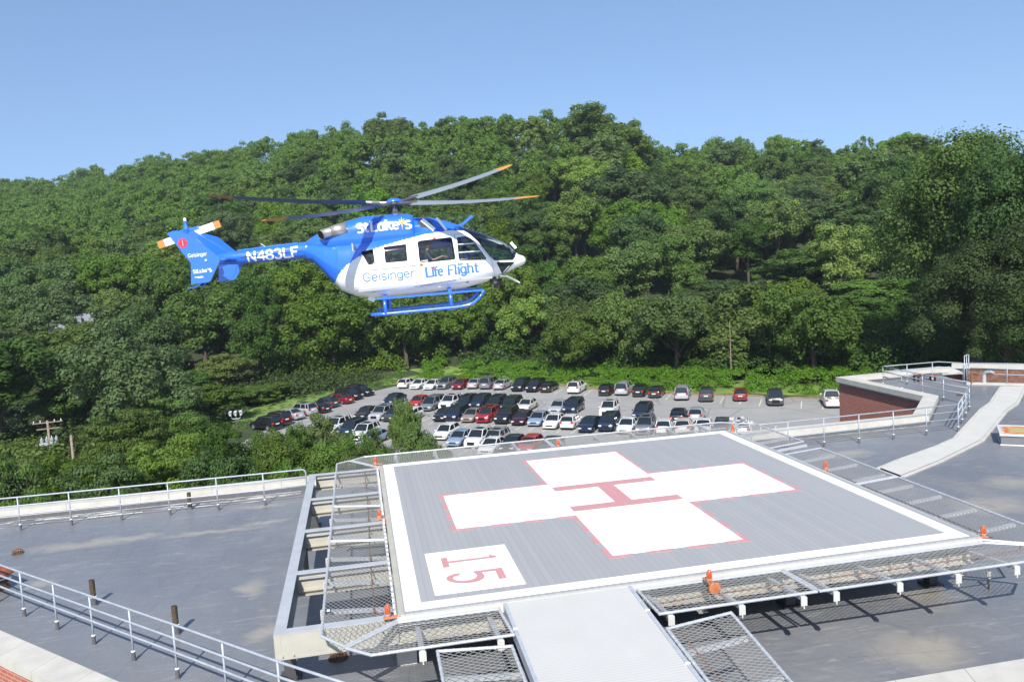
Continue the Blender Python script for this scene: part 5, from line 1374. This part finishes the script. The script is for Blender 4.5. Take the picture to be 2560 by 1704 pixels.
for s in (-1, 1):
    seam([(1.72,.60),(2.0,.57),(2.16,.46),(2.38,.22),(2.72,-.30),(2.83,-.41),(3.40,-.45),(3.50,-.36)], .012, M['black'], 'window_seal', s, False)
    seam([(1.77,.16),(2.27,.15)], .016, HM['white'], 'window_bar', s, False); seam([(1.77,-.08),(2.43,-.10)], .016, HM['white'], 'window_bar', s, False)
    seam([(.44,.44),(1.70,.48),(1.74,-.95),(.44,-.95)], .004, M['trimgrey'], 'door_seam', s); seam([(1.72,.46),(2.05,.48),(2.32,.24),(2.74,-.42),(2.80,-.9),(1.74,-.95)], .004, M['trimgrey'], 'door_seam', s)
    seam([(-.85,-.33),(.20,-.34)], .016, M['coping'], 'door_rail', s, False); seam([(.22,-.33),(.66,-.33)], .016, M['coping'], 'door_rail', s, False); seam([(.5,-.92),(1.62,-.86)], .018, M['coping'], 'lower_rail', s, False)
# cowling, boom, fins
def loft(secs, n, mats, name, mi=None, ang0=0, exp=2.4, caps=True, par=heli):
    mb = MB()
    for (x, yc, zc, ry, rz) in secs:
        for k in range(n):
            a = 2*math.pi*k/n; c, s = math.cos(a), math.sin(a); e = 2/exp
            mb.v.append((x, yc+ry*math.copysign(abs(c)**e, c), zc+rz*math.copysign(abs(s)**e, s)))
    for i in range(len(secs)-1):
        for k in range(n):
            k2 = (k+1) % n; mb.f.append((i*n+k, i*n+k2, (i+1)*n+k2, (i+1)*n+k)); mb.mi.append(0)
    if caps: mb.f.append(tuple(range(n))); mb.f.append(tuple((len(secs)-1)*n+k for k in reversed(range(n)))); mb.mi += [0, 0]
    return mb.build(name, mats, par, smooth=True)
cow = loft([(-2.75,0,.52,.20,.20),(-2.4,0,.60,.34,.30),(-2.0,0,.66,.50,.40),(-1.56,0,.68,.58,.50),(-1.0,0,.70,.62,.58),(-.2,0,.70,.62,.58),(.35,0,.69,.60,.55),(.52,0,.68,.585,.51)], 36, HM['blue'], 'engine_cowling', exp=2.9)
loft([(.50,0,.62,.46,.50),(1.0,0,.58,.44,.50),(1.45,0,.52,.38,.42),(1.86,0,.46,.28,.31),(2.2,0,.40,.12,.18)], 30, HM['blue'], 'roof_fairing', exp=2.4)
for s in (-1, 1):
    MB().obox((.90, .40*s, .86), (.20, 0, -.01), (0, .03, .0), (-.05, 0, .10)).build('air_intake', M['trimgrey'], heli)
    MB().obox((.96, .455*s, .84), (.17, 0, -.17), (0, .012, .0), (.045, 0, .04)).build('intake_plate', HM['white'], heli)
    mb = MB(); ex = [(-1.46, .44*s, .955), (-1.75, .47*s, .93), (-1.97, .50*s, .90)]; mb.tube(ex, .2, 20, rs=[.205, .185, .15]); mb.build('exhaust_shroud', HM['metal'], heli, smooth=True)
    mb = MB(); mb.tube([(-1.92, .50*s, .905), (-2.06, .53*s, .88), (-2.17, .58*s, .85), (-2.22, .63*s, .83)], .14, 18, rs=[.15, .15, .145, .14], caps=False); mb.tube([(-1.95, .50*s, .90), (-2.12, .54*s, .87)], .11, 12); o = mb.build('exhaust_pipe', [HM['metal']], heli, smooth=True)
    MB().lathe((0,0,0), [(.0,-.005), (.118, 0)], 18).build('exhaust_mouth', M['black'], heli).matrix_local = Matrix.Translation((-2.20, .61*s, .838)) @ Vector((-.5, .8*s, -.3)).to_track_quat('Z', 'Y').to_matrix().to_4x4()
bt = loft([(-2.60,0,.455,.285,.275),(-2.78,0,.455,.245,.245),(-3.5,0,.445,.225,.225),(-4.4,0,.435,.205,.205),(-5.0,0,.43,.19,.19),(-5.35,0,.44,.13,.15),(-5.5,0,.46,.05,.08)], 24, HM['blue'], 'tail_boom', exp=2.1)
mb = MB().tube([(-2.9,-.24,.44),(-3.9,-.222,.435),(-4.7,-.205,.43)], .012, 5); mb.build('boom_rail', M['trimgrey'], heli)
mb = MB().tube([(-3.0,-.05,.68),(-4.8,-.05,.63)], .035, 6); mb.build('shaft_cover', HM['blue'], heli)
mb = MB().bar((-3.95, -.05, .66), (-4.10, -.05, .78), .015, .015); mb.build('blade_antenna', HM['white'], heli)
def fin(P, y, th, name, lean=0., par=heli):
    mb = MB(); n = len(P); cx_ = sum(p[0] for p in P)/n; cz_ = sum(p[1] for p in P)/n; b = 0
    for t, sc in ((-th/2, .985), (-th*.32, 1.0), (th*.32, 1.0), (th/2, .985)):
        for x, z in P: mb.v.append((cx_+(x-cx_)*sc, y+t+lean*(z-cz_), cz_+(z-cz_)*sc))
    for L_ in range(3):
        for i in range(n): j = (i+1) % n; mb.f.append((L_*n+i, L_*n+j, (L_+1)*n+j, (L_+1)*n+i)); mb.mi.append(0)
    mb.f.append(tuple(reversed(range(n)))); mb.f.append(tuple(3*n+i for i in range(n))); mb.mi += [0, 0]
    return mb.build(name, HM['blue'], par)
FP = [(-6.33,1.26),(-6.18,1.305),(-6.05,1.31),(-5.72,1.18),(-4.99,.45),(-4.98,.36),(-5.32,-.19),(-5.40,-.225),(-5.87,-.235),(-5.79,.36)]
fin(FP, -1.45, .05, 'end_plate_fin'); fin(FP, 1.45, .05, 'end_plate_fin')
MB().box(-5.22, -4.84, -1.43, 1.43, .365, .405).build('horizontal_stabiliser', HM['blue'], heli)
for s in (-1, 1): MB().box(-5.20, -4.86, 1.06*s-.1, 1.06*s+.1, .36, .365).build('stabiliser_tab', M['black'], heli)
fin([(-6.50,1.36),(-6.32,1.42),(-6.02,1.36),(-5.0,.55),(-5.0,.35),(-5.45,.32),(-5.62,.55)], 0, .10, 'centre_fin')
MB().tube([(-5.5, 0, .4), (-5.75, -.05, -.1), (-5.95, -.05, -.33), (-6.0, -.05, -.34)], .018, 6).build('tail_bumper', HM['blue'], heli)
MB().tube([(-5.60, -1.45, -.23), (-5.72, -1.45, -.31), (-5.98, -1.45, -.335)], .014, 6).build('tail_skid', HM['blue'], heli)
mb = MB(); mb.lathe((-6.22,0,1.42), [(.09, -.12), (.10, .0), (.05, .14), (.045, .24)], 12); mb.build('fin_tip_light', HM['blue'], heli)
MB().lathe((-6.22,0,1.66), [(.045, 0), (.045, .07), (.02, .1)], 10).build('beacon', HM['white'], heli)
mb = MB(); mb.lathe((-6.25,.14,1.28), [(.13, -.14), (.14, .05), (.07, .22)], 14, 0, 'y'); mb.obox((-6.02, .02, 1.40), (.16, 0, .03), (0, .07, 0), (0, 0, .05)); mb.build('tail_gearbox', HM['blue'], heli)
tr = MB().lathe((-6.25,.34,1.28), [(.07, -.05), (.07, .05)], 12, 0, 'y').build('tail_rotor_hub', HM['hubmetal'], heli)
for s, nm in ((1, 0), (-1, 0)):
    a = R_(14); d = Vector((math.cos(a)*s, 0, math.sin(a)*s)); p = Vector((-.0, 0, 1)).cross(d) if 0 else Vector((-d.z, 0, d.x)); c = Vector((-6.25, .34, 1.28))
    mb = MB(); mb.obox(c+d*.42, d*.36, p*.11, (0, .012, 0), 0); mb.obox(c+d*.88, d*.10, p*.11, (0, .0125, 0), 1); mb.build('tail_rotor_blade', [HM['white'], HM['tip']], heli)
# main rotor: four blades at rest where the photograph has them
mb = MB(); mb.lathe((0,0,0), [(.26, 1.22), (.20, 1.28), (.10, 1.32), (.075, 1.50), (.09, 1.56)], 16); mb.build('rotor_mast', HM['hubmetal'], heli, smooth=True)
for k in range(3):
    a = 2.1*k+.5; MB().tube([(math.cos(a)*.16, math.sin(a)*.16, 1.28), (math.cos(a)*.17, math.sin(a)*.17, 1.56)], .014, 6).build('pitch_link', HM['hubmetal'], heli)
MB().lathe((0,0,1.53), [(.14, 0), (.22, .03), (.22, .09), (.12, .12)], 18).build('rotor_head', HM['hubmetal'], heli, smooth=True)
MB().lathe((0,0,1.64), [(.245, -.015), (.25, 0), (.21, .06), (.12, .105), (.0, .12)], 24).build('hub_cap', HM['blue'], heli, smooth=True)
HB = Vector((0, 0, 1.585))
for az, cone in ((-44, -4.5), (42, 12.75), (179, 8.0), (-123, -4.5)):
    a = R_(az); ce = R_(cone); d = Vector((math.cos(a)*math.cos(ce), math.sin(a)*math.cos(ce), math.sin(ce)-0)); p = Vector((-math.sin(a), math.cos(a), 0)); up = d.cross(p)
    mb = MB(); mb.tube([HB+d*.15, HB+d*.45, HB+d*.75, HB+d*1.0], .05, 8, rs=[.075, .055, .06, .035]); mb.obox(HB+d*.55+p*.05, d*.12, p*.07, up*.03); c = mb.build('blade_cuff', HM['hubmetal'], heli)
    mb = MB(); n = 26; P = []
    for i in range(n+1):
        t = i/n; r_ = .85+(5.5-.85)*t; ch = .15 if t < .90 else .15*(1-(t-.90)*3.5); sag = .16*math.sin(t*1.57)*t*0+(-.05*math.sin(math.pi*t)); tw = .42-.22*t
        o_ = HB+d*r_+up*sag; le, te = o_+p*ch+up*tw*ch, o_-p*ch*1.2-up*tw*ch; mb.v += [tuple(le), tuple(o_+up*.018), tuple(te), tuple(o_-up*.014)]
    for i in range(n):
        for k in range(4):
            k2 = (k+1) % 4; mb.f.append((i*4+k, (i+1)*4+k, (i+1)*4+k2, i*4+k2)); mb.mi.append(1 if i >= n-4 else 0)
    mb.f.append((0,1,2,3)); mb.mi.append(0); mb.f.append((n*4+3, n*4+2, n*4+1, n*4)); mb.mi.append(1)
    mb.build('main_rotor_blade', [HM['bladepale'] if az == -44 or az == 42 else HM['blade'], HM['tip']], heli)
# landing gear
for s in (-1, 1):
    mb = MB().tube([(-.98,1.12*s,-1.64),(-.6,1.12*s,-1.655),(1.55,1.12*s,-1.675),(1.85,1.12*s,-1.655),(2.05,1.12*s,-1.60),(2.25,1.12*s,-1.45),(2.42,1.12*s,-1.27)], .052, 10, rs=[.052]*5+[.045, .03]); mb.build('skid', HM['blue'], heli, smooth=True)
    MB().obox((.80, .98*s, -1.225), (1.58, 0, -.03), (0, .09, 0), (0, 0, .028)).build('step_board', HM['blue'], heli)
for x in (-.55, 1.39):
    MB().tube([(x,-1.12,-1.65),(x,-1.08,-1.35),(x,-.95,-1.22),(x,-.5,-1.16),(x,.5,-1.16),(x,.95,-1.22),(x,1.08,-1.35),(x,1.12,-1.65)], .058, 10).build('cross_tube', HM['blue'], heli, smooth=True)
# nose details, antennas, lights
MB().lathe((3.52,0,-.50), [(.0, .32), (.07, .305), (.13, .25), (.175, .14), (.20, .0), (.20, -.06)], 20, 0, 'x').build('nose_cone', HM['white'], heli, smooth=True)
mb = MB(); mb.lathe((2.86, -.28, -.98), [(.05, 0), (.055, .16)], 8); mb.build('camera_mount', HM['white'], heli)
mb = MB(); mb.lathe((2.84,-.28,-1.12), [(.13, -.09), (.14, 0), (.11, .1)], 14, 0, 'x'); mb.lathe((2.98,-.15,-1.08), [(.09, -.07), (.10, .05)], 12, 0, 'x'); mb.obox((2.75, -.28, -1.02), (.1, 0, .02), (0, .1, 0), (0, 0, .07)); mb.build('searchlight', M['black'], heli)
mb = MB(); mb.obox((3.10,-.3,-.93), (.14, 0, -.03), (0, .04, 0), (0, 0, .025)); mb.obox((3.36,-.3,-1.05), (.19, 0, -.13), (0, .03, 0), (.015, 0, .022)); mb.build('wire_cutter', HM['white'], heli)
mb = MB(); mb.obox((2.10,0,.84), (.23, 0, .16), (0, .012, 0), (-.02, 0, .035)); mb.obox((1.92,0,.75), (.10, 0, .03), (0, .02, 0), (0, 0, .03)); mb.build('wire_cutter', HM['blue'], heli)
mb = MB(); mb.obox((3.50,0,-.02), (.07, 0, -.10), (0, .015, 0), (.035, 0, .02)); mb.build('wiper_fairing', HM['white'], heli)
MB().obox((1.36,-.50,.82), (.13, 0, -.20), (0, .008, 0), (.03, 0, .02)).build('blade_antenna', HM['white'], heli)
MB().obox((-.98,-.30,-1.21), (.09, 0, -.05), (0, .01, 0), (.05, 0, .05)).build('belly_antenna', HM['white'], heli)
for x, z, nm in ((.64, -.34, 0),): 
    q = on_body(.62, -.31); MB().lathe(q, [(.045, -.02), (.045, .06)], 10, 0, 'x').build('handle_cover', HM['tip'], heli)
q = on_body(1.10, .41); MB().obox(q, (.045, 0, 0), (0, .012, 0), (0, 0, .025)).build('pull_tab', HM['red'], heli)
for x, z in ((-.63,.60),(-.40,.62),(.05,.66),(-1.26,.35)): 
    q = on_body(x, z); 
    if q: MB().obox(q+Vector((0, -.01, 0)), (.035, 0, 0), (0, .03, 0), (0, 0, .05)).build('cowl_latch', M['trimgrey'], heli)
for x, z in ((-.85,-1.0),(1.1,-1.02),(1.95,-.98),(.4,-.9)):
    q = on_body(x, z); 
    if q: MB().obox(q, (.045, 0, 0), (0, .012, 0), (0, 0, .03)).build('fitting', M['coping'], heli)
# rear clamshell window strip
q = [on_body(x, z) for x, z in ((-2.48,-.02),(-2.35,-.10),(-2.02,-.52),(-2.16,-.55))]
if all(q): 
    mb = MB(); mb.poly(q); mb.build('rear_door_window', M['carglass'], heli)
# cabin interior
MB().box(-1.3, 2.7, -.78, .78, -.95, -.88).build('cabin_floor', HM['cabin'], heli)
MB().box(-1.35, -1.30, -.7, .7, -.88, .5).build('rear_bulkhead', HM['cabin'], heli)
MB().box(2.72, 2.95, -.45, .45, -.80, -.34).build('instrument_panel', M['black'], heli)
for y in (-.40, .40):
    for x in (.75, 1.75):
        mb = MB(); mb.box(x-.25, x+.25, y-.24, y+.24, -.72, -.58); mb.obox((x-.30, y, -.28), (.05, 0, -.02), (0, .23, 0), (.06, 0, .36)); mb.build('seat', HM['seat'], heli)
# ---- lettering made of strokes
def arc(cx, cy, rx, ry, a0, a1, n=10): return [(cx+rx*math.cos(R_(a0+(a1-a0)*i/n)), cy+ry*math.sin(R_(a0+(a1-a0)*i/n))) for i in range(n+1)]
G = {  # advance, strokes (points in em; caps 1 high, x height .7), serif feet
 'G': (.86, [arc(.42,.5,.38,.5,45,315)+[(.69,.45),(.45,.45)]], []), 'e': (.66, [[(.05,.38),(.57,.38)]+arc(.31,.35,.26,.35,5,310)], []), 'i': (.30, [[(.15,0),(.15,.7)]], [(.15,0),(.08,.7)]),
 's': (.56, [arc(.27,.52,.2,.18,50,270,8)+arc(.27,.17,.22,.17,90,-130,8)], []), 'n': (.68, [[(.10,0),(.10,.7)], [(.10,.45)]+arc(.33,.45,.23,.25,160,0,8)+[(.56,0)]], [(.10,0),(.56,0)]),
 'g': (.68, [arc(.31,.36,.25,.34,10,370,14), [(.56,.7),(.56,0)]+arc(.31,-.03,.25,.22,0,-150,8)], []), 'r': (.46, [[(.10,0),(.10,.7)], [(.10,.42)]+arc(.33,.42,.23,.26,170,75,5)], [(.10,0)]),
 'N': (.86, [[(.10,0),(.10,1)],[(.10,1),(.70,0)],[(.70,0),(.70,1)]], []), '4': (.76, [[(.54,0),(.54,1),(.06,.30),(.72,.30)]], []), '8': (.74, [arc(.36,.74,.25,.25,0,360,14), arc(.36,.26,.29,.27,0,360,14)], []),
 '3': (.74, [arc(.34,.74,.26,.25,140,-80,10)+arc(.34,.26,.30,.27,80,-145,10)], []), 'L': (.70, [[(.14,1),(.14,0),(.66,0)]], [(.14,1)]), 'F': (.68, [[(.14,0),(.14,1),(.66,1)], [(.14,.52),(.56,.52)]], [(.14,0)]),
 'S': (.74, [arc(.35,.75,.26,.24,40,270,9)+arc(.35,.25,.28,.26,90,-140,9)], []), 't': (.46, [[(.20,.92),(.20,.12),(.28,.0),(.42,.03)], [(.02,.68),(.42,.68)]], []),
 'u': (.74, [[(.12,.7)]+arc(.34,.24,.22,.24,180,360,8)+[(.56,.7)], [(.56,.7),(.56,0)]], [(.08,.7),(.52,.7)]), 'k': (.72, [[(.12,0),(.12,1)], [(.56,.7),(.18,.33)], [(.28,.42),(.60,0)]], [(.12,0),(.08,1),(.60,0),(.52,.7)]),
 'f': (.46, [[(.16,0),(.16,.78)]+arc(.34,.78,.18,.2,180,60,6), [(.02,.66),(.42,.66)]], [(.16,0)]), 'l': (.34, [[(.16,0),(.16,1)]], [(.16,0),(.10,1)]), 'h': (.74, [[(.12,0),(.12,1)], [(.12,.45)]+arc(.35,.45,.23,.25,160,0,8)+[(.58,0)]], [(.12,0),(.08,1),(.58,0)]),
 "'": (.22, [[(.10,1),(.06,.78)]], []), ' ': (.36, [], []), 'w': (.8, [[(.05,.7),(.22,0),(.4,.6),(.58,0),(.75,.7)]], []), 'a': (.64, [arc(.3,.34,.25,.34,0,360,12), [(.55,.7),(.55,0)]], []), 'd': (.68, [arc(.3,.34,.25,.34,0,360,12), [(.55,1),(.55,0)]], []), 'o': (.66, [arc(.32,.35,.27,.35,0,360,12)], []),
}
def letter_mesh(text, x0, z0, x1, z1, h, wt, serif, name, m_, s=-1, sx=1., tree=None, off=.007, flat_y=None, dotless=False):
    """text from (x0,z0) towards (x1,z1) along the baseline, cap height h, stroke weight wt; projected on the body"""
    adv = sum(G[c][0] for c in text); L = math.hypot(x1-x0, z1-z0); k = L/adv; ux, uz = (x1-x0)/L, (z1-z0)/L; out = []
    def P(u, v):
        x, z = x0+ux*u*k-uz*v*h, z0+uz*u*k+ux*v*h
        if flat_y is not None: return Vector((x, flat_y, z))
        return on_body(x, z, s, off, tree)
    cur = 0
    for ch in text:
        a, st, sf = G[ch]; mb = MB()
        strokes = [(q, wt) for q in st]
        if ch == 'i' and not dotless: strokes.append(([(.15-.001, .86), (.15+.001, .96)], wt))
        if serif:
            for (fx, fz) in sf: strokes.append(([(fx-.12, fz+(.035 if fz < .1 else -.035)), (fx+.13, fz+(.035 if fz < .1 else -.035))], wt*.38))
        for q, w_ in strokes:
            pts = []
            for i in range(len(q)-1):
                n = max(1, int(math.hypot((q[i+1][0]-q[i][0])*k, (q[i+1][1]-q[i][1])*h)/.05))
                pts += [(q[i][0]+(q[i+1][0]-q[i][0])*j/n, q[i][1]+(q[i+1][1]-q[i][1])*j/n) for j in range(n)]
            pts.append(q[-1]); row = []
            for i, (u, v) in enumerate(pts):
                p0 = pts[max(0, i-1)]; p1 = pts[min(len(pts)-1, i+1)]; du, dv = (p1[0]-p0[0])*k, (p1[1]-p0[1])*h; d_ = math.hypot(du, dv) or 1; du /= d_; dv /= d_
                ww = w_*(1 if not serif or w_ < wt else (.62+.38*abs(dv)**.8))   # vertical strokes heavy, horizontals thin
                e = 0
                if i == 0: e = -w_*.25
                if i == len(pts)-1: e = w_*.25
                a1 = P(cur+u+(du*e*h-dv*ww*h/2)/k, v+(dv*e*h+du*ww*h/2)/h); a2 = P(cur+u+(du*e*h+dv*ww*h/2)/k, v+(dv*e*h-du*ww*h/2)/h)
                if a1 is None or a2 is None: continue
                row.append((a1, a2))
            for (a1, a2), (b1, b2) in zip(row, row[1:]): mb.quad(a1, a2, b2, b1)
        if mb.f: out.append(mb.build(name, m_, heli, fix=False))
        cur += a
    return out
def bvh_of(o):
    me = o.data; return BVHTree.FromPolygons([v.co.copy() for v in me.vertices], [tuple(p.vertices) for p in me.polygons])
cb, bb = bvh_of(cow), bvh_of(bt)
letter_mesh('St', -1.16, .79, -.80, .80, .27, .24, True, 'letter', HM['wlet'], tree=cb, off=.012)
letter_mesh('Luke', -.76, .80, .12, .80, .29, .23, True, 'letter', HM['wlet'], tree=cb, off=.012)
letter_mesh('s', .25, .79, .48, .78, .32, .22, True, 'letter', HM['wlet'], tree=cb, off=.012)
def starm(cx_, cz_, r1, r2, tree, flat=None, name='star_emblem'):
    mb = MB(); P = []
    for i in range(8):
        a = R_(90+45*i); r_ = (r1*1.9 if i == 4 else r1*1.25 if i == 0 else r1 if i % 2 == 0 else r2*1.25)
        P.append((cx_+r_*math.cos(a), cz_+r_*math.sin(a))); a2 = R_(90+45*i+22.5); P.append((cx_+r2*.45*math.cos(a2), cz_+r2*.45*math.sin(a2)))
    c = Vector((cx_, flat, cz_)) if flat is not None else on_body(cx_, cz_, -1, .022, tree)
    Q = [Vector((x, flat, z)) if flat is not None else on_body(x, z, -1, .02, tree) for x, z in P]
    for i in range(16):
        if Q[i] is not None and Q[(i+1) % 16] is not None and c is not None: mb.poly([c, Q[i], Q[(i+1) % 16]])
    return mb.build(name, HM['gold'], heli, fix=False)
starm(.19, .99, .135, .11, cb)
letter_mesh('Geisinger', -1.12, -.66, .42, -.66, .25, .115, False, 'letter', HM['ltblue'], dotless=True)
letter_mesh('L', .72, -.70, .92, -.70, .27, .26, True, 'letter', HM['ltblue'])
letter_mesh('ife', .92, -.70, 1.26, -.70, .27, .22, True, 'letter', HM['ltblue'], dotless=True)
letter_mesh('Flight', 1.38, -.70, 2.32, -.705, .27, .21, True, 'letter', HM['ltblue'], dotless=True)
mb = MB(); Q = [on_body(.965+.055*(16*math.sin(t)**3)/16, -.455+.055*(13*math.cos(t)-5*math.cos(2*t)-2*math.cos(3*t)-math.cos(4*t))/16, -1, .008) for t in [2*math.pi*i/20 for i in range(20)]]
mb.poly(Q); mb.build('heart_emblem', HM['red'], heli, fix=False)
mb = MB(); Q = [on_body(1.79+.09*math.cos(t), -.43+.025*math.sin(t), -1, .008) for t in [2*math.pi*i/14 for i in range(14)]]; mb.poly(Q)
mb.quad(on_body(1.70,-.37,-1,.008), on_body(1.88,-.36,-1,.008), on_body(1.88,-.35,-1,.008), on_body(1.70,-.36,-1,.008)); mb.build('helicopter_emblem', HM['ltblue'], heli, fix=False)
letter_mesh('N483LF', -4.52, .285, -3.00, .30, .27, .21, False, 'letter', HM['wlet'], tree=bb, off=.010)
fy = -1.45-.026-.006
letter_mesh('Geisinger', -5.84, .53, -5.31, .54, .10, .14, False, 'letter', HM['wlet'], flat_y=fy, dotless=False)
letter_mesh('StLuke', -5.76, .075, -5.37, .08, .095, .26, True, 'letter', HM['wlet'], flat_y=fy); letter_mesh('s', -5.31, .075, -5.24, .08, .12, .24, True, 'letter', HM['wlet'], flat_y=fy)
starm(-5.335, .16, .035, .03, None, fy-.003)
mb = MB(); mb.quad((-5.74, fy, -.03), (-5.50, fy, -.03), (-5.50, fy, -.05), (-5.74, fy, -.05)); mb.quad((-5.66, fy, -.055), (-5.50, fy, -.055), (-5.50, fy, -.068), (-5.66, fy, -.068)); mb.build('small_print', HM['wlet'], heli, fix=False)
mb = MB()
for k in range(3):
    a = R_(8+60*k); d = Vector((math.cos(a), 0, math.sin(a))); p = Vector((-d.z, 0, d.x)); c = Vector((-5.93, fy-.001*k, .945)); mb.quad(c-d*.135-p*.04, c+d*.135-p*.04, c+d*.135+p*.04, c-d*.135+p*.04)
mb.build('star_of_life_emblem', HM['red'], heli, fix=False)
MB().bar((-5.93, fy-.005, .87), (-5.93, fy-.005, 1.02), .008, .008).build('staff_emblem', HM['wlet'], heli)
MB().lathe((-5.36, fy, .40), [(.03, -.03), (.045, 0), (.02, .03)], 10, 0, 'x').build('position_light', HM['white'], heli)
# ---- people aboard
SK = mat('skin', (.42, .24, .17), .5); NAVY = mat('navy_flight_suit', (.012, .025, .12), .8); HELM = mat('flight_helmet', (.55, .57, .60), .25, coat=.5); DK = mat('dark_jacket', (.05, .055, .07), .8)
def person(x, y, z, label, suit, bare, armto):
    root = bpy.data.objects.new('person', None); COL.objects.link(root); root.matrix_world = mw @ Matrix.Translation((x, y, z))
    tag(root, label, 'person')
    J = {'pelvis': (0,0,.10,.15), 'waist': (-.03,0,.26,.14), 'chest': (-.05,0,.46,.17), 'neckb': (-.03,0,.60,.075), 'neck': (0,0,.66,.058), 'head': (.02,0,.76,.095), 'headt': (.02,0,.86,.075)}
    E = [('pelvis','waist'),('waist','chest'),('chest','neckb'),('neckb','neck'),('neck','head'),('head','headt')]
    for s, n in ((-1, 'r'), (1, 'l')):
        a = armto[0 if s < 0 else 1]
        J.update({'sh'+n: (-.04,.19*s,.53,.065), 'el'+n: (.12,.25*s,.30,.047), 'wr'+n: (*a, .032), 'hd'+n: (a[0]+.06, a[1], a[2]-.005, .034),
                  'hip'+n: (.05,.10*s,.09,.10), 'kn'+n: (.46,.14*s,.14,.068), 'an'+n: (.60,.14*s,-.24,.045), 'ft'+n: (.74,.14*s,-.28,.04)})
        E += [('chest','sh'+n),('sh'+n,'el'+n),('el'+n,'wr'+n),('wr'+n,'hd'+n),('pelvis','hip'+n),('hip'+n,'kn'+n),('kn'+n,'an'+n),('an'+n,'ft'+n)]
    keys = list(J); me = bpy.data.meshes.new('body'); me.from_pydata([J[k][:3] for k in keys], [(keys.index(a), keys.index(b)) for a, b in E], [])
    o = bpy.data.objects.new('body', me); COL.objects.link(o); o.parent = root
    md = o.modifiers.new('skin', 'SKIN'); md.use_smooth_shade = True
    for i, k in enumerate(keys): r_ = J[k][3]; me.skin_vertices[0].data[i].radius = (r_, r_) ; me.skin_vertices[0].data[i].use_root = (k == 'pelvis')
    o.modifiers.new('sub', 'SUBSURF').levels = 1
    dg = bpy.context.evaluated_depsgraph_get(); ev = o.evaluated_get(dg); m2 = bpy.data.meshes.new_from_object(ev); o.modifiers.clear(); o.data = m2
    m2.materials.clear(); m2.materials.append(suit); m2.materials.append(SK)
    for p in m2.polygons:
        c = p.center; fore = bare and c.x > .10 and abs(c.y) > .08 and c.z > .16 and abs(c.y) < .5
        hand = any((c-Vector(J['hd'+n][:3])).length < .075 for n in 'rl')
        p.material_index = 1 if (c.z > .64 or hand or (fore and c.z > .18)) else 0
        p.use_smooth = True
    # hands: fingers and thumb
    for n, s in (('r', -1), ('l', 1)):
        a = Vector(J['hd'+n][:3]); mb = MB()
        for k in range(4):
            b = a+Vector((.02, (k-1.5)*.019, 0)); L = (.06, .072, .068, .052)[k]; mb.tube([b, b+Vector((L*.6, 0, -.006)), b+Vector((L, 0, -.03))], .009, 6)
        b = a+Vector((-.01, -.03*s, 0)); mb.tube([b, b+Vector((.03, -.022*s, .004)), b+Vector((.055, -.02*s, -.008))], .010, 6); mb.build('fingers', SK, root)
    mb = MB()
    for yy in (-.034, .034): mb.lathe((.108, yy, .79), [(.011, -.004), (.011, .004)], 8, 0, 'x')
    mb.build('eyes', M['black'], root); MB().obox((.122, 0, .765), (.018, 0, -.004), (0, .012, 0), (0, 0, .02)).build('nose', SK, root); MB().box(.104, .110, -.026, .026, .722, .729).build('mouth', HM['red'], root)
    if suit is NAVY:
        MB().lathe((.0,0,.79), [(.118, -.08), (.135, .0), (.13, .05), (.10, .10), (.05, .13), (0, .14)], 18).build('helmet', HELM, root, smooth=True)
        MB().tube([(.10, -.06, .72), (.13, -.02, .715)], .007, 5).build('microphone', M['black'], root)
    else: MB().lathe((-.01,0,.80), [(.10, -.03), (.112, .02), (.10, .07), (.06, .105), (0, .115)], 16).build('hair', M['pipe'], root, smooth=True)
    return root
person(2.02, -.40, -.50, 'pilot in navy flight suit and pale helmet behind the front door window', NAVY, False, ((.36, -.20, .30), (.34, .2, .26)))
person(.86, -.44, -.54, 'crew member with bare forearms behind the large side window', DK, True, ((.42, -.28, .40), (.40, .05, .38)))
# ------------------------------------------------------------------ air
def haze():
    mb = MB().box(-640, 720, -90, 760, -45, 150)
    m_ = bpy.data.materials.new('thin_summer_haze'); m_.use_nodes = True; n = m_.node_tree; n.nodes.remove(n.nodes['Principled BSDF'])
    v = n.nodes.new('ShaderNodeVolumePrincipled'); v.inputs['Color'].default_value = (.80, .87, 1, 1); v.inputs['Density'].default_value = .00017; v.inputs['Anisotropy'].default_value = .2
    n.links.new(v.outputs[0], n.nodes['Material Output'].inputs['Volume']); tag(mb.build('haze', m_), kind='stuff')
haze()
